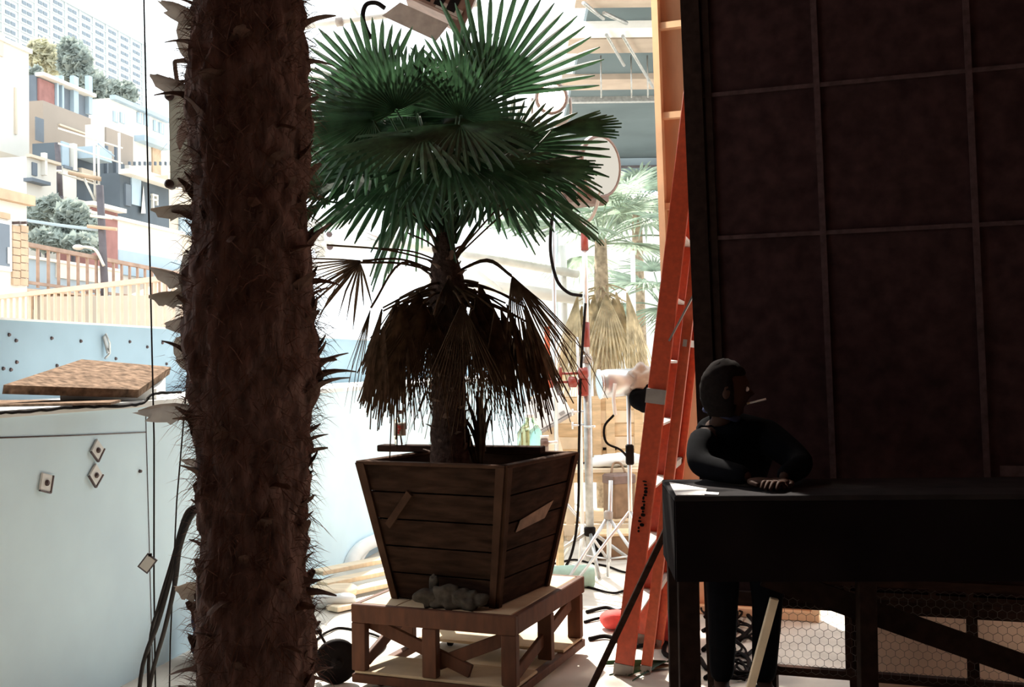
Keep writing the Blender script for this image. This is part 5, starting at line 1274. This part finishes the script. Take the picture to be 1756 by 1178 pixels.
# black house at right
b8 = Block(206, 290, 296, 384, 42, .8); t = b8.thing('black_house', 'black boarded house wall with pale blue streaks and a white spike', 'building'); part('wall', b8.box(), 'town_dark', t)
part('spike', MB().add([b8.at(242, 366, .05), b8.at(250, 366, .05), b8.at(246, 318, .05), b8.at(242, 366, .15), b8.at(250, 366, .15), b8.at(246, 318, .15)], [(0, 1, 2), (5, 4, 3), (0, 3, 4, 1), (1, 4, 5, 2), (2, 5, 3, 0)]), 'cream', t)
part('door', b8.panel(213, 315, 222, 352, .08), 'town_slate', t); part('blue_sheet', b8.panel(224, 300, 240, 350, .06), 'town_blue', t)
for x0, y0, x1, y1 in ((258, 332, 268, 335), (258, 340, 268, 343), (259, 334, 261, 358), (266, 336, 268, 352)): part('white_mark', b8.panel(x0, y0, x1, y1, .1), 'cream', t)
part('white_ledge', b8.panel(203, 290, 292, 298, .5), 'cream', t)
b9 = Block(289, 352, 300, 400, 47.5, 1); t = b9.thing('cream_house', 'cream brick house half hidden behind the shaggy trunk', 'building'); part('wall', b9.box(), 'cream2', t); part('string_course', b9.panel(286, 350, 352, 353, .1), 'cream', t); part('blue_door', b9.panel(306, 360, 330, 400, .1), 'town_blue', t)
# white walls and brick house in front
b10 = Block(202, 312, 374, 470, 37.5, 1); t = b10.thing('white_walls', 'bright white blank wall below the black house', 'building'); part('wall', b10.box(), 'cream', t); part('coping', b10.panel(197, 371, 312, 377, .15), 'cream', t); part('blue_base', b10.panel(200, 428, 312, 470, .1), 'town_blue', t)
b11 = Block(146, 202, 350, 440, 33.5, 1); t = b11.thing('brick_house', 'red brick house with a white band below the shopfront', 'building'); part('wall', b11.box(), 'town_brick', t); part('white_band', b11.panel(146, 360, 202, 365, .12), 'cream', t); part('eave', b11.panel(145, 345, 203, 352, .3), 'cream', t)
b12 = Block(46, 206, 440, 475, 27.3, .4); t = b12.thing('garden_wall', 'low pale blue and white garden wall behind the brown railing', 'wall'); part('wall', b12.box(), 'town_blue', t); part('coping', b12.panel(44, 438, 206, 443, .1), 'cream', t); part('white_section', b12.panel(95, 446, 206, 476, .06), 'cream', t)

b13 = Block(46, 97, 268, 350, 43, 3); t = b13.thing('white_house', 'small white house squeezed between the cream block and the dark mast', 'building'); part('wall', b13.box(), 'cream', t); part('roof_edge', b13.panel(45, 264, 98, 269, .2), 'cream2', t); part('window', b13.panel(54, 278, 62, 300, .06), 'town_slate', t); part('white_post', b13.panel(70, 262, 74, 300, .2), 'cream', t); part('awning', b13.panel(40, 305, 72, 311, .4), 'town_slate', t)

# scaffold before the dark shopfront
def bar_px(x0, y0, x1, y1, D, r, n=6): return MB().tube([P(x0, y0, D), P(x1, y1, D)], r, n)
t = thing('scaffold', 'white pole scaffold standing before the dark shopfront', 'scaffold', P(165, 340, 46))
for x in (161, 168, 204): part('upright_pole', bar_px(x, 228, x + 2, 345, 45, .05), 'cream', t)
for y in (236, 262, 312): part('ledger', bar_px(100, y - 16, 210, y + 18, 45, .04), 'cream', t)
part('diagonal_pole', bar_px(143, 304, 163, 345, 44.9, .05), 'cream', t); part('diagonal_pole', bar_px(168, 246, 196, 268, 44.9, .035), 'town_blue', t); part('deck', bar_px(118, 296, 178, 308, 44.8, .10), 'orange_wood', t)
# poles
t = thing('utility_pole', 'dark utility pole with orange crossarms before the brick house', 'pole', P(173, 480, 28)); z0_ = hill_z(P(173, 480, 28).x, 28)
a, b = P(171, 318, 28), P(179, 480, 28); part('shaft', MB().tube([a, b, V((b.x, b.y, z0_ - .2))], .10, 8), 'pole_dark', t)
part('crossarm', bar_px(150, 388, 200, 393, 27.85, .05), 'orange_wood', t); part('crossarm', bar_px(155, 370, 192, 374, 27.85, .04), 'cream', t)
part('lamp_arm', MB().tube(bez([P(178, 456, 27.8), P(165, 430, 27.8), P(150, 424, 27.8), P(134, 424, 27.8)], 5), .04, 6), 'cream', t); part('lamp_head', MB().blob(P(134, 424, 27.8), (.14, .14, .07)), 'cream', t)
t = thing('dark_mast', 'thick dark mast at the left of the shopfront', 'mast', P(102, 336, 45.6)); part('shaft', MB().tube([P(98, 246, 45.6), P(104, 336, 45.6)], [.13, .11], 8), 'pole_dark', t); part('band', MB().tube([P(100.4, 292, 45.6), P(100.6, 296, 45.6)], .14, 8), 'plate_grey', t); part('foot', MB().tube([P(104, 336, 45.6), P(104, 372, 45.6)], .12, 8), 'pole_dark', t)
single('sagging_cable', MB().tube(bez([P(46, 378, 28), P(100, 386, 28), P(150, 392, 28), P(178, 395, 28)], 5), .045, 6), 'town_blue', 'pale blue overhead cable between the corner shop and the utility pole', 'cable')
# railings
def railing(name, lbl, A, B, n, hgt, m, posts_w, rails):
    t = thing(name, lbl, 'railing', V((A.x, A.y, A.z - hgt)))
    d = (B - A); part('top_rail', MB().bar(A, B, posts_w * 1.6, posts_w * 1.4), m, t)
    for f in rails: part('rail', MB().bar(A - V((0, 0, hgt * f)), B - V((0, 0, hgt * f)), posts_w, posts_w), m, t)
    me = mesh('baluster', MB().box((0, 0, -hgt / 2), (posts_w * .8, posts_w * .8, hgt)), m, V((0, 0, 0)))
    for i in range(n + 1): inst('baluster', me, t, A + d * (i / n), RZ(math.atan2(d.y, d.x)))
    return t
A, B = P(-30, 513, 20.5), P(345, 470, 15.3)
railing('pale_railing', 'pale peach timber railing in front, rising to the right above the blue parapet', A, B, 30, 1.15, 'rail_pale', .055, (.97,))
A2, B2 = P(46, 419, 25), P(330, 474, 33.5)
railing('brown_railing', 'brown timber railing behind the pale one, falling to the right', A2, B2, 20, .98, 'rail_brown', .07, (.90,))
# retaining terrace between the railings
rt = MB(); a, b = V((A2.x - 1.2, A2.y - .1, 0)), V((B2.x, B2.y - .1, 0)); zt = A2.z - .98; off = V((1.0, -.15, 0))
t = thing('terrace_wall', 'low tan boarded terrace wall between the two railings', 'wall', V((a.x, a.y, 1)))
part('base', MB().hexa([V((a.x, a.y, .8)), V((b.x, b.y, .8)), V((b.x - 1.2, b.y, .8)), V((a.x - 1.2, a.y, .8))], [V((a.x, a.y, zt)), V((b.x, b.y, zt)), V((b.x - 1.2, b.y, zt)), V((a.x - 1.2, a.y, zt))]), 'orange_wood', t)
d = b - a
for i in range(14):
    p0 = a + d * ((i + .06) / 14); p1 = a + d * ((i + .5) / 14)
    part('plank', MB().hexa([V((p0.x, p0.y, 1.0)), V((p0.x, p0.y, 1.0)) + off * .06, V((p1.x, p1.y, 1.0)) + off * .06, V((p1.x, p1.y, 1.0))][::-1], [V((p0.x, p0.y, zt - .05)), V((p0.x, p0.y, zt - .05)) + off * .06, V((p1.x, p1.y, zt - .05)) + off * .06, V((p1.x, p1.y, zt - .05))][::-1]), 'rail_pale' if i % 3 else 'rail_brown', t)
part('cap', MB().bar(V((a.x, a.y, zt + .03)), V((b.x, b.y, zt + .03)), .3, .06), 'rail_pale', t)
# trees
def tree(lbl, blobs, D, m, seed, leafsz=.16):
    r = random.Random(seed); c0 = P(blobs[0][0], blobs[0][1], D); zb = hill_z(c0.x, c0.y)
    t = thing('hillside_tree', lbl, 'tree', (c0.x, c0.y, zb)); mb = MB()
    for (x, y, rx, ry) in blobs:
        c = P(x, y, D); k = D / FPX; n = int(rx * ry * 1.6)
        for i in range(n):
            v = V((r.gauss(0, 1), r.gauss(0, 1), r.gauss(0, 1))); v = v.normalized() * r.uniform(.55, 1.05)
            p = c + V((v.x * rx * k, v.y * rx * k, v.z * ry * k)); s = leafsz * r.uniform(.6, 1.4)
            u = V((r.gauss(0, 1), r.gauss(0, 1), r.gauss(0, 1))).normalized(); w = u.orthogonal().normalized()
            mb.add([p - u * s, p + w * s * .6, p + u * s, p - w * s * .6], [(0, 1, 2, 3)])
    part('crown', mb, m, t)
    part('trunk', MB().tube([V((c0.x, c0.y, zb - .2)), c0], [.09 * leafsz / .16, .05 * leafsz / .16], 7), 'pole_dark', t)
tree('dark green shrubby tree behind the brown railing, left one', [(66, 375, 20, 32), (90, 360, 18, 22)], 33, 'tree', 1)
tree('dark green shrubby tree behind the brown railing, by the utility pole', [(125, 375, 26, 30), (150, 395, 18, 24), (110, 405, 24, 20)], 32, 'tree', 2)
tree('dull green bush low on the hillside behind the railing posts', [(80, 412, 30, 16), (140, 418, 30, 14)], 31, 'tree', 3)
tree('olive yellow tree in front of the hotel, by the cream block', [(72, 95, 22, 26), (88, 108, 16, 18)], 120, 'tree_olive', 4, .6)
tree('tall green tree in front of the hotel beside the pavilion', [(130, 110, 24, 34), (150, 150, 26, 32), (118, 88, 14, 20)], 110, 'tree', 5, .55)
tree('small dark tree by the cream block edge', [(62, 140, 12, 22)], 90, 'tree', 6, .45)
tree('faint green tree above the upper house', [(185, 165, 26, 26), (215, 160, 18, 18)], 125, 'tree', 7, .6)
